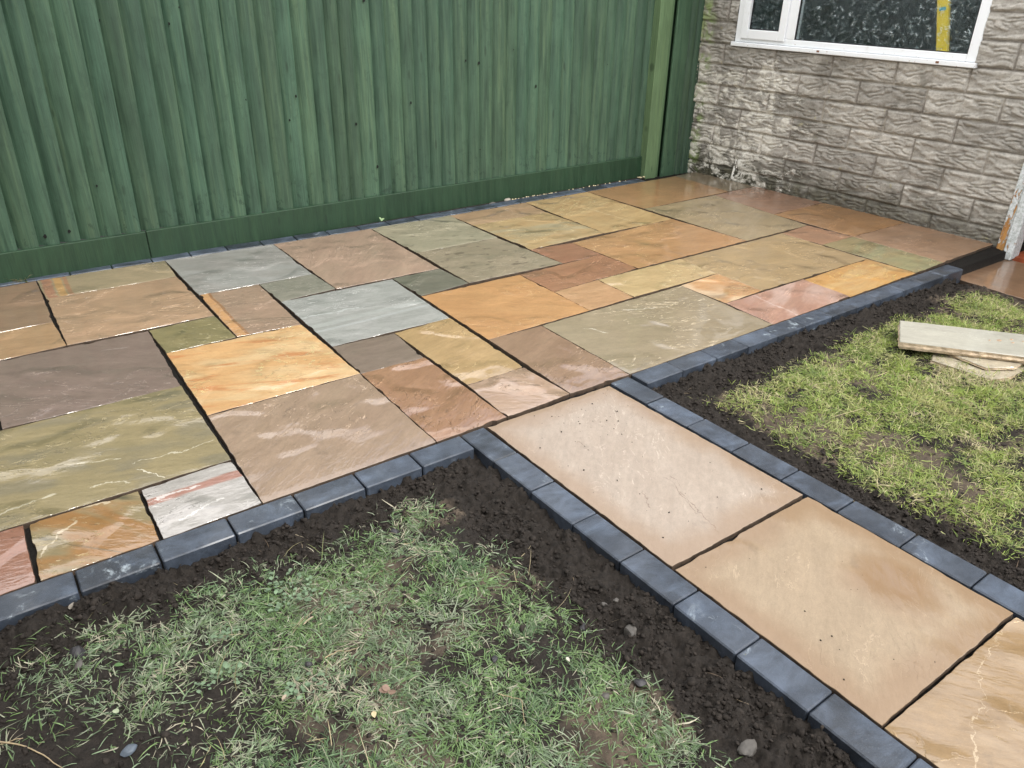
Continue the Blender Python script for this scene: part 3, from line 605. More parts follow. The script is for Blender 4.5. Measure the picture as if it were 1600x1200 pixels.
# key: colour 1, colour 2, options, label
SD = {
 'A': ((142,128,100),(176,156,124),dict(bands=[(0,-.275,.022,(176,118,84)),(0,-.225,.018,(196,148,76)),(0,-.19,.010,(168,120,80))]),'tan rectangular slab with rust and yellow stripes at its left end, by the fence kerb'),
 'B': ((158,128,102),(186,150,116),{},'large plain tan slab below the striped tan one at the left of the patio'),
 'C': ((132,104,84),(158,128,102),{},'brown slab cut by the left frame edge next to the fence kerb'),
 'D': ((150,116,82),(182,146,106),{},'narrow tan slab at the left frame edge between the brown and purple slabs'),
 'E': ((116,106,66),(148,136,92),dict(ang=.5),'small olive square slab above the big mottled orange slab'),
 'F': ((116,96,90),(140,120,112),dict(veins=[(0.088,0.19,0.206,0.173,0.0035,(168,152,144),0.7)],ang=.55,crest=.9),'large purple grey slab at the left of the patio with a chipped lower edge'),
 'F2': ((112,90,84),(130,110,102),{},'slab just outside the left frame edge beside the purple one'),
 'G': ((192,140,78),(222,178,118),dict(ang=.35,swirl=[(214,176,118),(198,132,66)]),'big mottled orange and cream slab left of centre'),
 'H': ((142,116,98),(176,146,124),dict(bands=[(0,-.125,.020,(206,150,84)),(0,-.10,.006,(160,110,60))]),'tan slab with an orange stripe down its left side'),
 'I': ((136,132,126),(166,162,154),dict(warm=(1,1,1),ang=.4,swirl=[(160,158,152)]),'pale grey cloudy slab in the back row by the fence kerb'),
 'J': ((118,116,106),(144,140,130),{},'small mid grey slab below the pale cloudy grey one'),
 'K': ((140,140,134),(174,174,168),dict(veins=[(-0.382,0.078,-0.014,0.039,0.008,(204,208,204),0.5)],warm=(1,1,1),ang=.12,stretch=7,bands=[(1,-.06,.02,(166,168,162)),(1,-.12,.012,(170,172,168))]),'large silver grey slab with pale streaks near the patio centre'),
 'L': ((152,124,108),(186,156,136),dict(ang=-.9,crest=.7),'tall pinkish tan slab in the back row by the fence kerb'),
 'M': ((146,138,116),(174,166,144),dict(ang=.3,spots=(104,92,72)),'pale grey green speckled slab in the back row by the fence kerb'),
 'M2': ((134,120,100),(162,148,126),dict(ang=.1,spots=(84,68,54),crest=.5),'grey brown slab with dark blotches below the speckled one'),
 'N': ((98,96,86),(124,120,106),dict(ang=.3),'small dark grey slab above the bright orange one'),
 'O': ((178,126,68),(198,148,88),dict(ang=.5,stretch=2.5,crest=.5),'large even bright orange slab in the patio centre'),
 'P': ((164,128,96),(192,160,124),{},'narrow pinkish tan slab along the fence kerb above a yellow one'),
 'Q': ((168,132,82),(196,170,122),dict(swirl=[(176,158,118)]),'yellow tan slab directly below the narrow pinkish one'),
 'R': ((176,138,86),(204,172,118),dict(veins=[(-0.079,0.261,0.002,-0.024,0.006,(222,196,148),0.6),(0.002,-0.024,0.032,-0.402,0.006,(222,196,148),0.6)],ang=-.3,swirl=[(196,162,104)]),'tall golden slab with wavy pale veins by the fence kerb'),
 'S': ((142,92,64),(172,120,90),{},'small brick red square slab between speckled grey and golden slabs'),
 'T': ((142,94,62),(172,122,86),dict(riven=1.3),'red brown rectangular slab above the orange one'),
 'U': ((166,120,70),(194,148,98),dict(ang=.15),'long golden brown slab in the middle of the far half'),
 'V': ((160,118,72),(180,138,94),dict(ang=.1,riven=.5,crest=.2),'long glossy orange brown slab nearest the fence post'),
 'W': ((128,112,92),(152,136,114),dict(riven=.5,crest=.2),'grey brown slab in the far corner between fence and house wall'),
 'X': ((146,126,92),(172,152,118),dict(ang=-.5,riven=.8),'tall grey green glossy slab in the far part of the patio'),
 'Y': ((150,110,86),(178,136,112),dict(riven=.6),'pink brown slab second from the corner along the house wall'),
 'Z': ((162,114,64),(184,138,88),dict(riven=.6),'orange brown slab in the middle of the row along the house wall'),
 'AA': ((152,108,76),(178,134,102),{},'small pinkish slab tucked between the glossy green and long tan slabs'),
 'AB': ((152,126,84),(184,156,110),dict(ang=.2),'big plain tan slab right of centre with a dark lower joint'),
 'AC': ((176,148,98),(200,172,124),{},'pale yellow long slab above the big glossy grey green one'),
 'AD': ((170,126,82),(200,156,112),{},'small cracked tan orange slab at the right corner of the orange one'),
 'AE': ((140,124,98),(164,148,122),dict(veins=[(-0.005,0.216,0.194,0.124,0.0035,(216,208,188),0.7),(-0.317,0.149,-0.259,0.06,0.0035,(216,208,188),0.7)],ang=.3,riven=.32,crest=1.6),'big glossy grey green slab beside the right kerb, reflecting the window'),
 'AF': ((180,126,66),(212,164,108),dict(riven=1.6,swirl=[(214,182,140)]),'small square orange slab with shiny white ripples'),
 'AG': ((160,114,96),(186,144,124),dict(veins=[(-0.097,0.135,-0.12,-0.033,.008,(214,186,172),.5),(-0.12,-0.033,-0.139,-0.21,.008,(214,186,172),.5)],ang=-.4,swirl=[(196,160,142)]),'salmon pink slab beside the right kerb'),
 'AH': ((182,128,46),(212,160,74),dict(ang=-.2,swirl=[(206,164,92)]),'bright mustard yellow slab beside the right kerb'),
 'AI': ((138,124,78),(170,152,106),dict(ang=-.15,stretch=7,swirl=[(152,148,100)]),'long moss green streaked slab at the right kerb end'),
 'AJ': ((154,116,86),(184,144,112),dict(riven=.7,crest=.5),'pink brown slab at the right end against the wall, its edge over the step'),
 'AK': ((142,116,96),(166,140,118),dict(ang=-.7,riven=1.0),'large pinkish brown slab behind the left kerb run'),
 'AL': ((112,94,84),(138,120,108),dict(ang=.1,crest=.3),'small mauve brown slab near the patio centre'),
 'AM': ((140,98,66),(168,126,92),dict(ang=-.6,riven=1.5),'red brown rippled slab behind the inner corner of the left kerb'),
 'AN': ((158,126,76),(188,156,106),dict(ang=-.4,riven=1.2),'golden olive slab right of the mauve brown one'),
 'AO': ((132,100,76),(160,128,102),dict(ang=-.5,riven=.9),'brown glossy slab touching the top right corner of the path'),
 'AP': ((154,122,100),(188,158,136),dict(ang=.7,riven=2.0,crest=1.5),'small pinkish slab with swirling ridges at the top edge of the path'),
 'AQ': ((136,122,84),(158,142,102),dict(veins=[(-0.008,-0.05,0.155,-0.106,0.0032,(226,218,192),0.55),(0.194,-0.159,0.441,-0.165,0.0032,(226,218,192),0.55),(0.048,-0.224,0.152,-0.262,0.0032,(226,218,192),0.55),(-0.204,-0.232,-0.065,-0.197,0.0032,(226,218,192),0.55),(0.183,-0.21,0.253,-0.301,0.0032,(226,218,192),0.8)],ang=.28,stretch=5,crest=1.5,swirl=[(134,122,90)]),'very large olive slab at the left frame edge'),
 'AR': ((158,152,144),(190,184,178),dict(veins=[(-0.072,-0.076,0.049,-0.051,0.006,(226,222,216),0.7),(-0.111,0.065,0.013,0.062,0.006,(226,222,216),0.7)],warm=(1,1,1),ang=.12,stretch=7,riven=1.6,bands=[(1,.055,.020,(166,112,92))]),'pale grey slab with a red brown band near the left kerb run'),
 'AS': ((130,114,76),(156,138,96),dict(veins=[(-0.051,0.165,0.065,0.124,0.006,(216,200,166),0.6),(-0.142,-0.027,-0.048,0.071,0.006,(216,200,166),0.6)],ang=.75,stretch=3,swirl=[(156,108,40),(88,80,50)]),'tan slab with dark and orange streaks at the lower left'),
 'AT': ((132,82,60),(160,108,84),dict(riven=1.3),'red brown slab in the lower left corner of the patio'),
 'p1': ((166,148,130),(180,164,147),dict(warm=(1,1,1),veins=[(0.01,-0.132,-0.051,-0.314,.0016,(120,94,76),.55),(-0.011,-0.215,-0.062,-0.425,.0016,(120,94,76),.55),(-0.095,0.205,-0.092,0.115,.0016,(120,94,76),.55),(-0.108,-0.137,-0.141,-0.222,.0016,(120,94,76),.55),(0.027,-0.144,0.009,-0.196,.0016,(120,94,76),.55)],ang=-.85,stretch=3,riven=.55,wet=.8,crest=.4,dry=(.29,.44,5,5,.01)),'pale pinkish dry path slab nearest the patio'),
 'p2': ((158,136,107),(174,152,122),dict(warm=(1,1,1),ang=-.7,stretch=3,riven=.7,wet=.9,crest=.3,dry=(.29,.30,.16,-.08,.17)),'pale sandy path slab with a wet brown patch on its right half'),
 'p3': ((146,116,76),(166,136,94),dict(veins=[(0.195,0.457,0.009,0.404,.0014,(216,192,152),.55),(0.009,0.404,-0.134,0.355,.0014,(216,192,152),.55),(-0.134,0.355,-0.251,0.305,.0014,(216,192,152),.55)],ang=.9,riven=1.0,crest=1.6),'wet golden path slab with a pale vein at the lower right'),
}
rt = random.Random(5); ki = 0
for k, c8 in SL.items():
    c1, c2, op, lab = SD[k]; ki += 1
    if k == 'F2': continue
    P = inset(np.array(c8).reshape(4, 2), .0023 if k[0] != 'p' else .0008)
    if k in ('C', 'D', 'AQ', 'AT'): pass
    if k == 'AT': P[1:3, 0] -= .006
    if k == 'AS': P[[0, 3], 0] += .004; P[1:3, 0] -= .003
    if k == 'AR': P[[0, 3], 0] += .003
    if k in ('W', 'Y', 'Z', 'AJ'): P[1:3, 0] += .012
    m = stone_mat(ki * 7 + 1, c1, c2, **op)
    o, Pl = slab_mesh('paving_slab', P, m, ki * 13, z=rt.uniform(-.0012, .0012), tilt=rt.uniform(-.0012, .0012))
    tag(o, lab, 'paving slab', 'sandstone slabs of the path' if k[0] == 'p' else 'sandstone slabs of the patio')
o, _ = slab_mesh('paving_slab', np.array([(-1.3, -.90), (-.3195, -.90), (-.3155, -1.507), (-1.3, -1.52)]), stone_mat(771, *SD['F2'][:2]), 500)
tag(o, 'thin sliver of dark slab showing at the left frame edge under the narrow tan slab', 'paving slab', 'sandstone slabs of the patio')
# lower slab in front of the door
mlow = stone_mat(901, (140,104,76), (166,130,100), ang=1.4, riven=.5, crest=.3)
o, _ = slab_mesh('paving_slab', np.array([(4.312, -2.408), (4.925, -2.408), (4.96, -3.30), (4.300, -3.30)]), mlow, 901, z=-.072, th=.034)
tag(o, 'wet brown slab one step lower, in front of the doorway', 'paving slab')

# ------------------------------------------------------------------ kerb blocks
def ordn(n): return ['first','second','third','fourth','fifth','sixth','seventh','eighth','ninth','tenth','eleventh','twelfth','thirteenth','fourteenth','fifteenth','sixteenth','seventeenth','eighteenth','nineteenth','twentieth','twenty-first','twenty-second','twenty-third'][n]
kb = MB().box(-.1, .1, -.0485, .0485, -.082, 0, 0, .0036).obj('kerb_block', M_KERB); kb_used = [False]
def kerb(x, y, rz, label, group, L=.1985, W=.097, z=0., kind_last=None):
    if not kb_used[0]: o = kb; kb_used[0] = True
    else: o = kb.copy(); scn.collection.objects.link(o)
    o.location = (x, y, z + rt.uniform(-.0014, .0014)); o.rotation_euler = (rt.uniform(-.008, .008), rt.uniform(-.005, .005), rz + rt.uniform(-.005, .005))
    o.scale = (L / .2, W / .097, 1); tag(o, label, 'kerb block', group); return o
for k in range(8):
    cx = 1.002 - .2045 * k - .101
    kerb(cx, -2.497, 0, '%s charcoal kerb block left of the inner corner, along the near edge of the patio' % ordn(k), 'kerb blocks along the near patio edge')
for k in range(11):
    cy = -2.446 - .2025 * k - .1
    kerb(1.0555 + (-2.45 - cy) * .018, cy, R(90) - .018 * -1, '%s charcoal kerb block from the patio down the left side of the path' % ordn(k), 'kerb blocks down the left side of the path')
for k in range(11):
    cy = -2.446 - .203 * k - .1
    kerb(1.7575 + (-2.45 - cy) * .021, cy, R(90) + .021, '%s charcoal kerb block from the patio down the right side of the path' % ordn(k), 'kerb blocks down the right side of the path')
for k in range(12):
    cx = 1.832 + .2047 * k + .102 - (.022 if k == 0 else 0) * 0
    kerb(min(cx, 4.19), -2.4835, 0, '%s charcoal kerb block from the path corner towards the house along the patio edge' % ordn(k), 'kerb blocks along the right patio edge', L=.201)
for k in range(3):
    kerb(4.405 + .203 * k, -2.374, 0, ['left', 'middle', 'right'][k] + ' charcoal block under the overhanging slab edge at the step by the door', 'blocks under the step edge', z=-.029, W=.062, L=.198)
def yb(x): return float(np.interp(x, [-.3, 0, .6, 1.2, 1.8, 2.4, 5], [.062, .052, .022, -.014, -.050, -.059, -.062]))
for k in range(22):
    cx = -.157 + .2035 * k; 
    if cx > 4.4: break
    W = .088 if cx < .9 else .094
    a_ = math.atan2(yb(cx + .1) - yb(cx - .1), .2)
    kerb(cx, yb(cx) + .004 + W / 2, a_, '%s charcoal kerb block from the left frame edge along the foot of the fence' % ordn(k), 'kerb blocks along the foot of the fence', W=W)

# ------------------------------------------------------------------ fence
LX, LY = .021, .022
def lean(v, z0=0.0):
    v = np.array(v, float); v[:, 0] += (v[:, 2] - z0) * LX * 0; v[:, 1] += (v[:, 2] - z0) * LY; return v
fence = empty('fence', (2.2, .12, 0)); tag(fence, 'tall green stained close-board timber fence with a gravel board, behind the patio', 'fence')
def boards(xedges, zb, zt, yfront, seed, name, parent, holes=()):
    r = random.Random(seed); V_ = []; F_ = []; T_ = []; mi = []
    prof = [(-.10, .000), (0.0, .0015), (.08, .0075), (.20, .0165), (.36, .0250), (.55, .0315), (.75, .0350), (.90, .0355), (.975, .0320), (1.003, -.012), (-.10, -.012)]
    zs = np.linspace(zb, zt, 30)
    for i in range(len(xedges) - 1):
        x0, x1 = xedges[i], xedges[i + 1]; wd = x1 - x0; t = r.uniform(.84, 1.16); hue = r.uniform(-.05, .035)
        tone = (t * (1 + hue), t, t * (1 - hue * .9)); dz = r.uniform(-.003, .003); yo = r.uniform(-.0015, .0015); ph = r.uniform(0, 9)
        cup = r.uniform(.6, 1.5); lx = LX + r.uniform(-.0015, .0015); b = len(V_); m = len(prof)
        for z in zs:
            for (s, d) in prof:
                wv = (.0006 * math.sin(z * 3.1 + ph) + .0003 * math.sin(z * 7.7 + ph * 2)) if s > .8 or s < .1 else 0
                dd = d * .84 + (cup * .0022 * math.sin(max(0, min(1, s)) * math.pi) if d > 0 else 0)
                V_.append((x0 + s * wd + wv + (z - .16) * lx, yfront + yo - dd + z * LY, z + dz)); T_.append(tone)
        for a in range(len(zs) - 1):
            for c in range(m):
                p, q = b + a * m + c, b + a * m + (c + 1) % m
                F_.append((p, q, q + m, p + m)); mi.append(0)
        F_.append(tuple(range(b, b + m))[::-1]); mi.append(0); F_.append(tuple(range(b + (len(zs) - 1) * m, b + len(zs) * m))); mi.append(0)
    for (hx, hz, hr) in holes:
        # knot hole: a dark socket on a board face
        b = len(V_); n = 10; i = max(0, int(np.searchsorted(xedges, hx - (hz - .16) * LX) - 1)); s = (hx - (hz - .16) * LX - xedges[i]) / (xedges[min(i + 1, len(xedges) - 1)] - xedges[i])
        yy_ = yfront - (np.interp(s, [p[0] for p in prof[:9]], [p[1] for p in prof[:9]]) + .0042) + hz * LY
        for j in range(n):
            an = j * 6.283 / n; rr_ = hr * 1.5 * r.uniform(.75, 1.15); V_.append((hx + rr_ * .8 * math.cos(an), yy_, hz + rr_ * 1.15 * math.sin(an))); T_.append((1, 1, 1))
        F_.append(tuple(range(b, b + n))); mi.append(1)
    o = mesh(name, V_, F_, [M_FENCE, M_HOLE], parent, mi=mi)
    o.matrix_parent_inverse = parent.matrix_basis.inverted()
    ca = o.data.color_attributes.new('tone', 'FLOAT_COLOR', 'POINT')
    ca.data.foreach_set('color', np.concatenate([np.array(T_), np.ones((len(T_), 1))], 1).astype(np.float32).ravel())
    sm = np.ones(len(o.data.polygons), bool); o.data.polygons.foreach_set('use_smooth', sm)
    o.data.set_sharp_from_angle(angle=R(28)); return o
XB = [4.334, 4.243, 4.139, 4.037, 3.938, 3.847, 3.75, 3.642, 3.549, 3.458, 3.35, 3.255, 3.163, 3.066, 2.977, 2.867, 2.764, 2.669, 2.566, 2.464, 2.375, 2.277, 2.186, 2.087, 1.994, 1.882, 1.793, 1.707, 1.609, 1.513, 1.415, 1.312, 1.217, 1.125, 1.031, .926, .841, .742, .640, .541, .443, .338, .241]
xe = sorted([x + .004 for x in XB] + [.241 - .0975 * (i + 1) + .004 for i in range(14)])
HO = [(.016, .823, .007), (.2, .21, .006), (.086, .2, .007), (.57, 1.2, .004), (.89, 1.18, .004), (.95, 1.255, .003), (1.46, .66, .004), (1.51, .79, .005), (1.87, .605, .006),
      (1.22, .79, .003), (1.985, 1.285, .008), (2.255, .70, .0055), (2.67, .93, .005), (2.77, .91, .0065), (2.585, .72, .003), (2.77, .36, .0035), (3.24, .74, .006), (1.99, .335, .006), (2.10, .365, .005), (.38, .42, .004), (3.05, .98, .003), (3.9, .85, .003)]
bp = boards(xe, .150, 1.86, .147, 3, 'board_panel', fence, HO)
gb1 = MB().box(-1.1, .560, .098, .128, -.05, .150, 0, .003).obj('gravel_board', M_GRAVELB, None)
gb2 = MB().box(.564, 4.306, .097, .127, -.05, .152, 0, .003).obj('gravel_board', M_GRAVELB, None)
for o in (gb1, gb2):
    v_ = np.array([p.co[:] for p in o.data.vertices]); v_ = lean(v_); 
    for p, q in zip(o.data.vertices, v_): p.co = q
    o.parent = fence; o.matrix_parent_inverse = fence.matrix_basis.inverted()
rl = MB()
for z in (.35, 1.0, 1.65): rl.box(-1.1, 4.33, .150 + z * LY, .190 + z * LY, z - .04, z + .04)
o = rl.obj('back_rail', M_FENCE2, None); o.parent = fence; o.matrix_parent_inverse = fence.matrix_basis.inverted()
def tilted_box(name, x0, x1, y0, y1, z0, z1, mat, parent, b=.003, tone=None):
    o = MB().box(x0, x1, y0, y1, z0, z1, 0, b).obj(name, mat, None)
    for p in o.data.vertices: p.co.x += (p.co.z) * .024; p.co.y += p.co.z * LY
    ca = o.data.color_attributes.new('tone', 'FLOAT_COLOR', 'POINT'); n = len(o.data.vertices)
    ca.data.foreach_set('color', np.tile(np.array((*(tone or (1, 1, 1)), 1), np.float32), n))
    o.parent = parent; o.matrix_parent_inverse = parent.matrix_basis.inverted(); return o
for o in (gb1, gb2):
    ca = o.data.color_attributes.new('tone', 'FLOAT_COLOR', 'POINT'); ca.data.foreach_set('color', np.ones(len(o.data.vertices) * 4, np.float32))
tilted_box('post', 4.302, 4.425, .050, .150, -.06, 1.90, M_FENCE2, fence, tone=(1.0, 1.0, 1.0))
tilted_box('batten', 4.427, 4.462, .066, .150, -.06, 1.90, M_FENCE2, fence, tone=(.8, .85, .85))
tilted_box('backing_strip', 4.464, 4.80, .098, .150, -.06, 1.90, M_GRAVELB, fence)
tilted_box('trim_board', 4.482, 4.632, .046, .066, -.035, 1.88, M_FENCE, fence, tone=(1.25, 1.25, 1.2))
bb = boards([4.626, 4.700, 4.762, 4.800], -.035, 1.86, .068, 8, 'end_board_panel', fence)

# ------------------------------------------------------------------ house
RZ = math.atan2(-.9985, .054)
house = empty('house', (4.828, -.616, 0), RZ); tag(house, 'grey rusticated block house wall with a white framed window and a doorway', 'house')
SP = .4535; CP = .1485
def relief(s, z):
    row = np.floor((z - .98) / CP); off = np.where(row % 2 == 0, .235, .008)
    bi = np.floor((s - off) / SP); u = (s - off) - bi * SP; v_ = (z - .98) - row * CP
    ju = np.minimum(u, SP - u); jv = np.minimum(v_, CP - v_); d = np.minimum(ju, jv) + .0022 * (vnoise(s * 60, z * 60, 4) - .5)
    mould = (hsh(bi, row, 12) * 3).astype(int)
    su, sv = u + mould * 3.7, v_ + mould * 1.9
    wa = .030 * (fbm(su * 9, sv * 13, 2, 31) - .5) + .016 * (vnoise(su * 24, sv * 20, 35) - .5)
    n1 = vnoise(su * 10 + 3 * vnoise(su * 5, sv * 22, 37), (sv + wa) * 44, 32); n2 = vnoise(su * 17, (sv + wa * 1.3) * 78, 33)
    r1 = sst(np.abs(n1 - .5) * 2, .0, .50); r2 = sst(np.abs(n2 - .5) * 2, 0, .6)
    h = .0100 * r1 + .0028 * r2 + .004 * fbm(s * 30, z * 30, 3, 8) + .0022 * fbm(s * 110, z * 110, 2, 18)
    ed = sst(d, .0025, .014)
    jm = 1 - sst(d, .0022, .0055)
    bulge = .004 * (hsh(bi, row, 3) - .5)
    out = (h + .004 + bulge) * ed - .003
    tone = .82 + .36 * hsh(bi, row, 9)
    # broken, pitted foot of the wall
    ft = 1 - sst(z, .02, .13)
    out = out + ft * (.016 * (fbm(s * 14, z * 24, 4, 70, .6) - .55))
    tone = tone * (1 - .22 * (1 - r1) * .6)
    return out, jm * (1 - ft), tone
WS0, WS1, WZ0, WZ1 = -.36, 1.38, .978, 2.05
ss = sorted(list(np.arange(-.75, 1.8, .0062)) + [WS0, WS1, 1.803]); zz = sorted(list(np.arange(-.12, 1.40, .0058)) + list(np.arange(1.42, 2.56, .05)) + [WZ0, WZ1])
ss = np.array(ss); zz = np.array(zz)
Sg, Zg = np.meshgrid(ss, zz, indexing='ij'); H, JM, TN = relief(Sg, Zg)
vv_ = np.stack([Sg.ravel(), -H.ravel(), Zg.ravel()], 1); nyy = len(zz)
ii = (np.arange(len(ss) - 1)[:, None] * nyy + np.arange(nyy - 1)[None]).ravel()
cs = (Sg[:-1, :-1] + Sg[1:, 1:]).ravel() / 2; cz = (Zg[:-1, :-1] + Zg[1:, 1:]).ravel() / 2
keep = ~((cs > WS0) & (cs < WS1) & (cz > WZ0) & (cz < WZ1)); ii = ii[keep]
wf = np.stack([ii, ii + nyy, ii + nyy + 1, ii + 1], 1)
wall = mesh('wall', vv_, wf, M_WALL, house, smooth=True)
wall.data.attributes.new('joint', 'FLOAT', 'POINT').data.foreach_set('value', JM.ravel().astype(np.float32))
TT = np.concatenate([np.repeat(TN.ravel()[:, None], 3, 1), np.ones((TN.size, 1))], 1).astype(np.float32)
wall.data.color_attributes.new('tone', 'FLOAT_COLOR', 'POINT').data.foreach_set('color', TT.ravel())
inner = MB()
inner.box(-.76, WS0 - .001, .012, .11, -.12, 2.55); inner.box(WS1 + .001, 1.80, .012, .11, -.12, 2.55)
inner.box(WS0 - .001, WS1 + .001, .012, .11, -.12, WZ0 - .002); inner.box(WS0 - .001, WS1 + .001, .012, .11, WZ1 + .002, 2.55)
inner.box(1.80, 2.75, .012, .11, 2.02, 2.55); inner.box(2.75, 5.2, .0, .11, -.12, 2.55)
inner.box(-.76, -.70, .112, 3.2, -.12, 2.55); inner.box(3.4, 3.46, .112, 3.2, -.12, 2.55); inner.box(-.76, 3.46, 3.2, 3.26, -.12, 2.55)
inner.obj('inner_wall', M_DARKWALL, house)
MB().box(-.9, 5.3, -.25, 3.4, 2.56, 2.68, 0, .004).obj('roof', M_UPVC, house)
MB().box(-.69, 3.39, .03, 3.19, -.12, -.058).obj('floor', M_REDFLOOR, house)
# window
fr = MB(); B_ = .004
fr.box(WS0, WS0 + .055, -.012, .050, 1.004, WZ1, 0, B_); fr.box(WS1 - .058, WS1, -.012, .050, 1.004, WZ1, 0, B_)
fr.box(WS0 + .0555, WS1 - .0585, -.0115, .050, 1.004, 1.046, 0, B_); fr.box(WS0 + .0555, WS1 - .0585, -.0115, .050, WZ1 - .055, WZ1, 0, B_)
fr.box(.068, .138, -.012, .050, 1.0465, WZ1 - .0555, 0, B_)
win = fr.obj('window', M_UPVC, house)
MB().box(WS0 - .018, WS1 + .014, -.034, .060, .974, 1.003, 0, .004).obj('sill', M_UPVC, win)
sa = MB(); sa.box(-.303, -.247, -.030, .020, 1.030, 1.985, 0, B_); sa.box(.014, .068, -.030, .020, 1.030, 1.985, 0, B_)
sa.box(-.2465, .0135, -.0295, .020, 1.030, 1.092, 0, B_); sa.box(-.2465, .0135, -.0295, .020, 1.925, 1.985, 0, B_)
sa.obj('casement', M_UPVC, win)
ga_ = MB()
for (a0, a1, b0, b1) in ((-.2465, .0135, 1.0925, 1.9245), (.1385, 1.3215, 1.0465, 1.9945)):
    t_ = .005
    ga_.box(a0, a0 + t_, -.006, .010, b0, b1); ga_.box(a1 - t_, a1, -.006, .010, b0, b1); ga_.box(a0 + t_, a1 - t_, -.006, .010, b0, b0 + t_); ga_.box(a0 + t_, a1 - t_, -.006, .010, b1 - t_, b1)
ga_.obj('gasket', M_GASKET, win)
MB().box(-.2415, .0085, .001, .007, 1.0975, 1.9195).obj('pane', M_GLASS, win)
MB().box(.1435, 1.3165, .001, .007, 1.0515, 1.9895).obj('pane', M_GLASS, win)
# door frame: bare weathered wood strip and flaking white paint
B = NB('flaking_door_paint'); oc = B.tc.outputs['Object']; q = B.sep(oc)
pn = B.noise(B.mapc(oc, 0, (1, 1, .28)), 42, 6, .7, .5)
wood = B.ramp(B.noise(B.mapc(oc, 0, (1, 1, .12)), 90, 5, .7), [(.3, (.26, .10, .025)), (.7, (.62, .33, .10))])
zf = B.rng(q[2], -.05, .30, .0, .17); side = B.rng(q[0], 1.845, 1.855, .0, .22)
pm = B.rng(B.math('ADD', B.math('ADD', pn, zf), side), .56, .62)
white = B.ramp(B.noise(oc, 70, 5, .7), [(.32, (.34, .38, .36)), (.6, (.72, .75, .76))])
B.set(col=B.mix(pm, wood, white), rough=.55, normal=B.bump(B.math('ADD', pm, pn), .8, .003))
M_DOORP = B.m
df = MB(); df.box(1.804, 1.850, -.026, .085, -.066, 2.02, 0, .004); df.box(1.8515, 1.905, -.038, .085, -.070, 2.02, 0, .006)
df.box(1.9065, 2.66, -.030, .085, 1.96, 2.02, 0, .004); df.box(2.665, 2.745, -.038, .085, -.07, 2.02, 0, .006)
df.obj('door_frame', M_DOORP, house)
# pale run of mortar down the wall near the corner
def blob_strip(pts, wds, th, mat, name, parent, seed):
    r = random.Random(seed); V_ = []; F_ = []; m = 7
    for i, ((s, z), w_) in enumerate(zip(pts, wds)):
        for j in range(m):
            a = (j / (m - 1) - .5) * 2; V_.append((s + a * w_ + r.uniform(-.0025, .0025), -.006 - th * (1 - a * a) * r.uniform(.7, 1.2), z + r.uniform(-.003, .003)))
    for i in range(len(pts) - 1):
        for j in range(m - 1): b = i * m + j; F_.append((b, b + 1, b + m + 1, b + m))
    return mesh(name, V_, F_, mat, parent, smooth=True)
blob_strip([(-.208, .012), (-.206, .024), (-.204, .040), (-.202, .060), (-.198, .085), (-.196, .11), (-.190, .14), (-.186, .17)], [.006, .013, .012, .009, .008, .008, .007, .004], .014, M_FOAM, 'mortar_run', house, 2)
blob_strip([(-.175, .105), (-.170, .12), (-.160, .145), (-.150, .165), (-.145, .19), (-.120, .215), (-.10, .24)], [.006, .022, .030, .034, .030, .030, .010], .009, M_FOAM, 'mortar_run', house, 3)
# screw covers and rust marks on the sill
for s_ in (.355, 1.17): MB().box(s_ - .010, s_ + .010, -.0365, -.0335, .984, .996, 0, .001).obj('drain_cover', M_MUCK, win)

# yellow pole leaning inside
yp = MB()
for i in range(7):
    z0 = -.055 + i * .275; yp.box(-.033, .033, -.018, .018, z0, z0 + .275, 0)
o = MB().box(-.034, .034, -.014, .014, 0, 1.75, 0, .004).obj('yellow_pole', M_YELLOW)
o.location = house.matrix_basis @ Vector((0, 0, 0)); o.rotation_euler = (0, 0, 0)
HM = Matrix.Translation((4.828, -.616, 0)) @ Matrix.Rotation(RZ, 4, 'Z')
o.matrix_world = HM @ Matrix.Translation((1.425, .045, -.055)) @ Matrix.Rotation(-.245, 4, 'Y')
tag(o, 'yellow plastic pole leaning inside the house behind the patterned window glass', 'pole')
o2 = MB().box(-.020, .020, -.0155, .0155, 1.365, 1.385, 0, .001).obj('label_band', mat_simple('teal_print', (.10, .36, .40), .5)); o2.parent = o

# unseen house added outside the left of the picture to shade the left bed and the foot of the fence
nh = empty('added_shade_house', (-3.6, -3.4, 0)); tag(nh, 'plain rendered house, unseen, added outside the left of the picture for its shade', 'house')
M_REND = mat_simple('grey_render', (.30, .29, .28), .9, (90, .5, .004), var=.15, scale=5)
for nm, bx in (('wall', (-2.0, 2.45, -1.59, 2.5, -.1, 3.1)), ('wall', (-2.0, 3.3, -6.0, -1.6, -.1, 3.1)), ('roof', (-2.2, 3.45, -6.2, -1.45, 3.105, 3.26)), ('roof', (-2.2, 2.58, -1.445, 2.62, 3.105, 3.26)), ('window', (.6, 1.8, 2.501, 2.53, 1.0, 2.0)), ('door', (3.301, 3.33, -4.0, -3.2, -.05, 2.0))):
    MB().box(*bx, 0, .004).obj(nm, dict(wall=M_REND, roof=M_SLATE, window=M_UPVC, door=M_UPVC)[nm], nh)

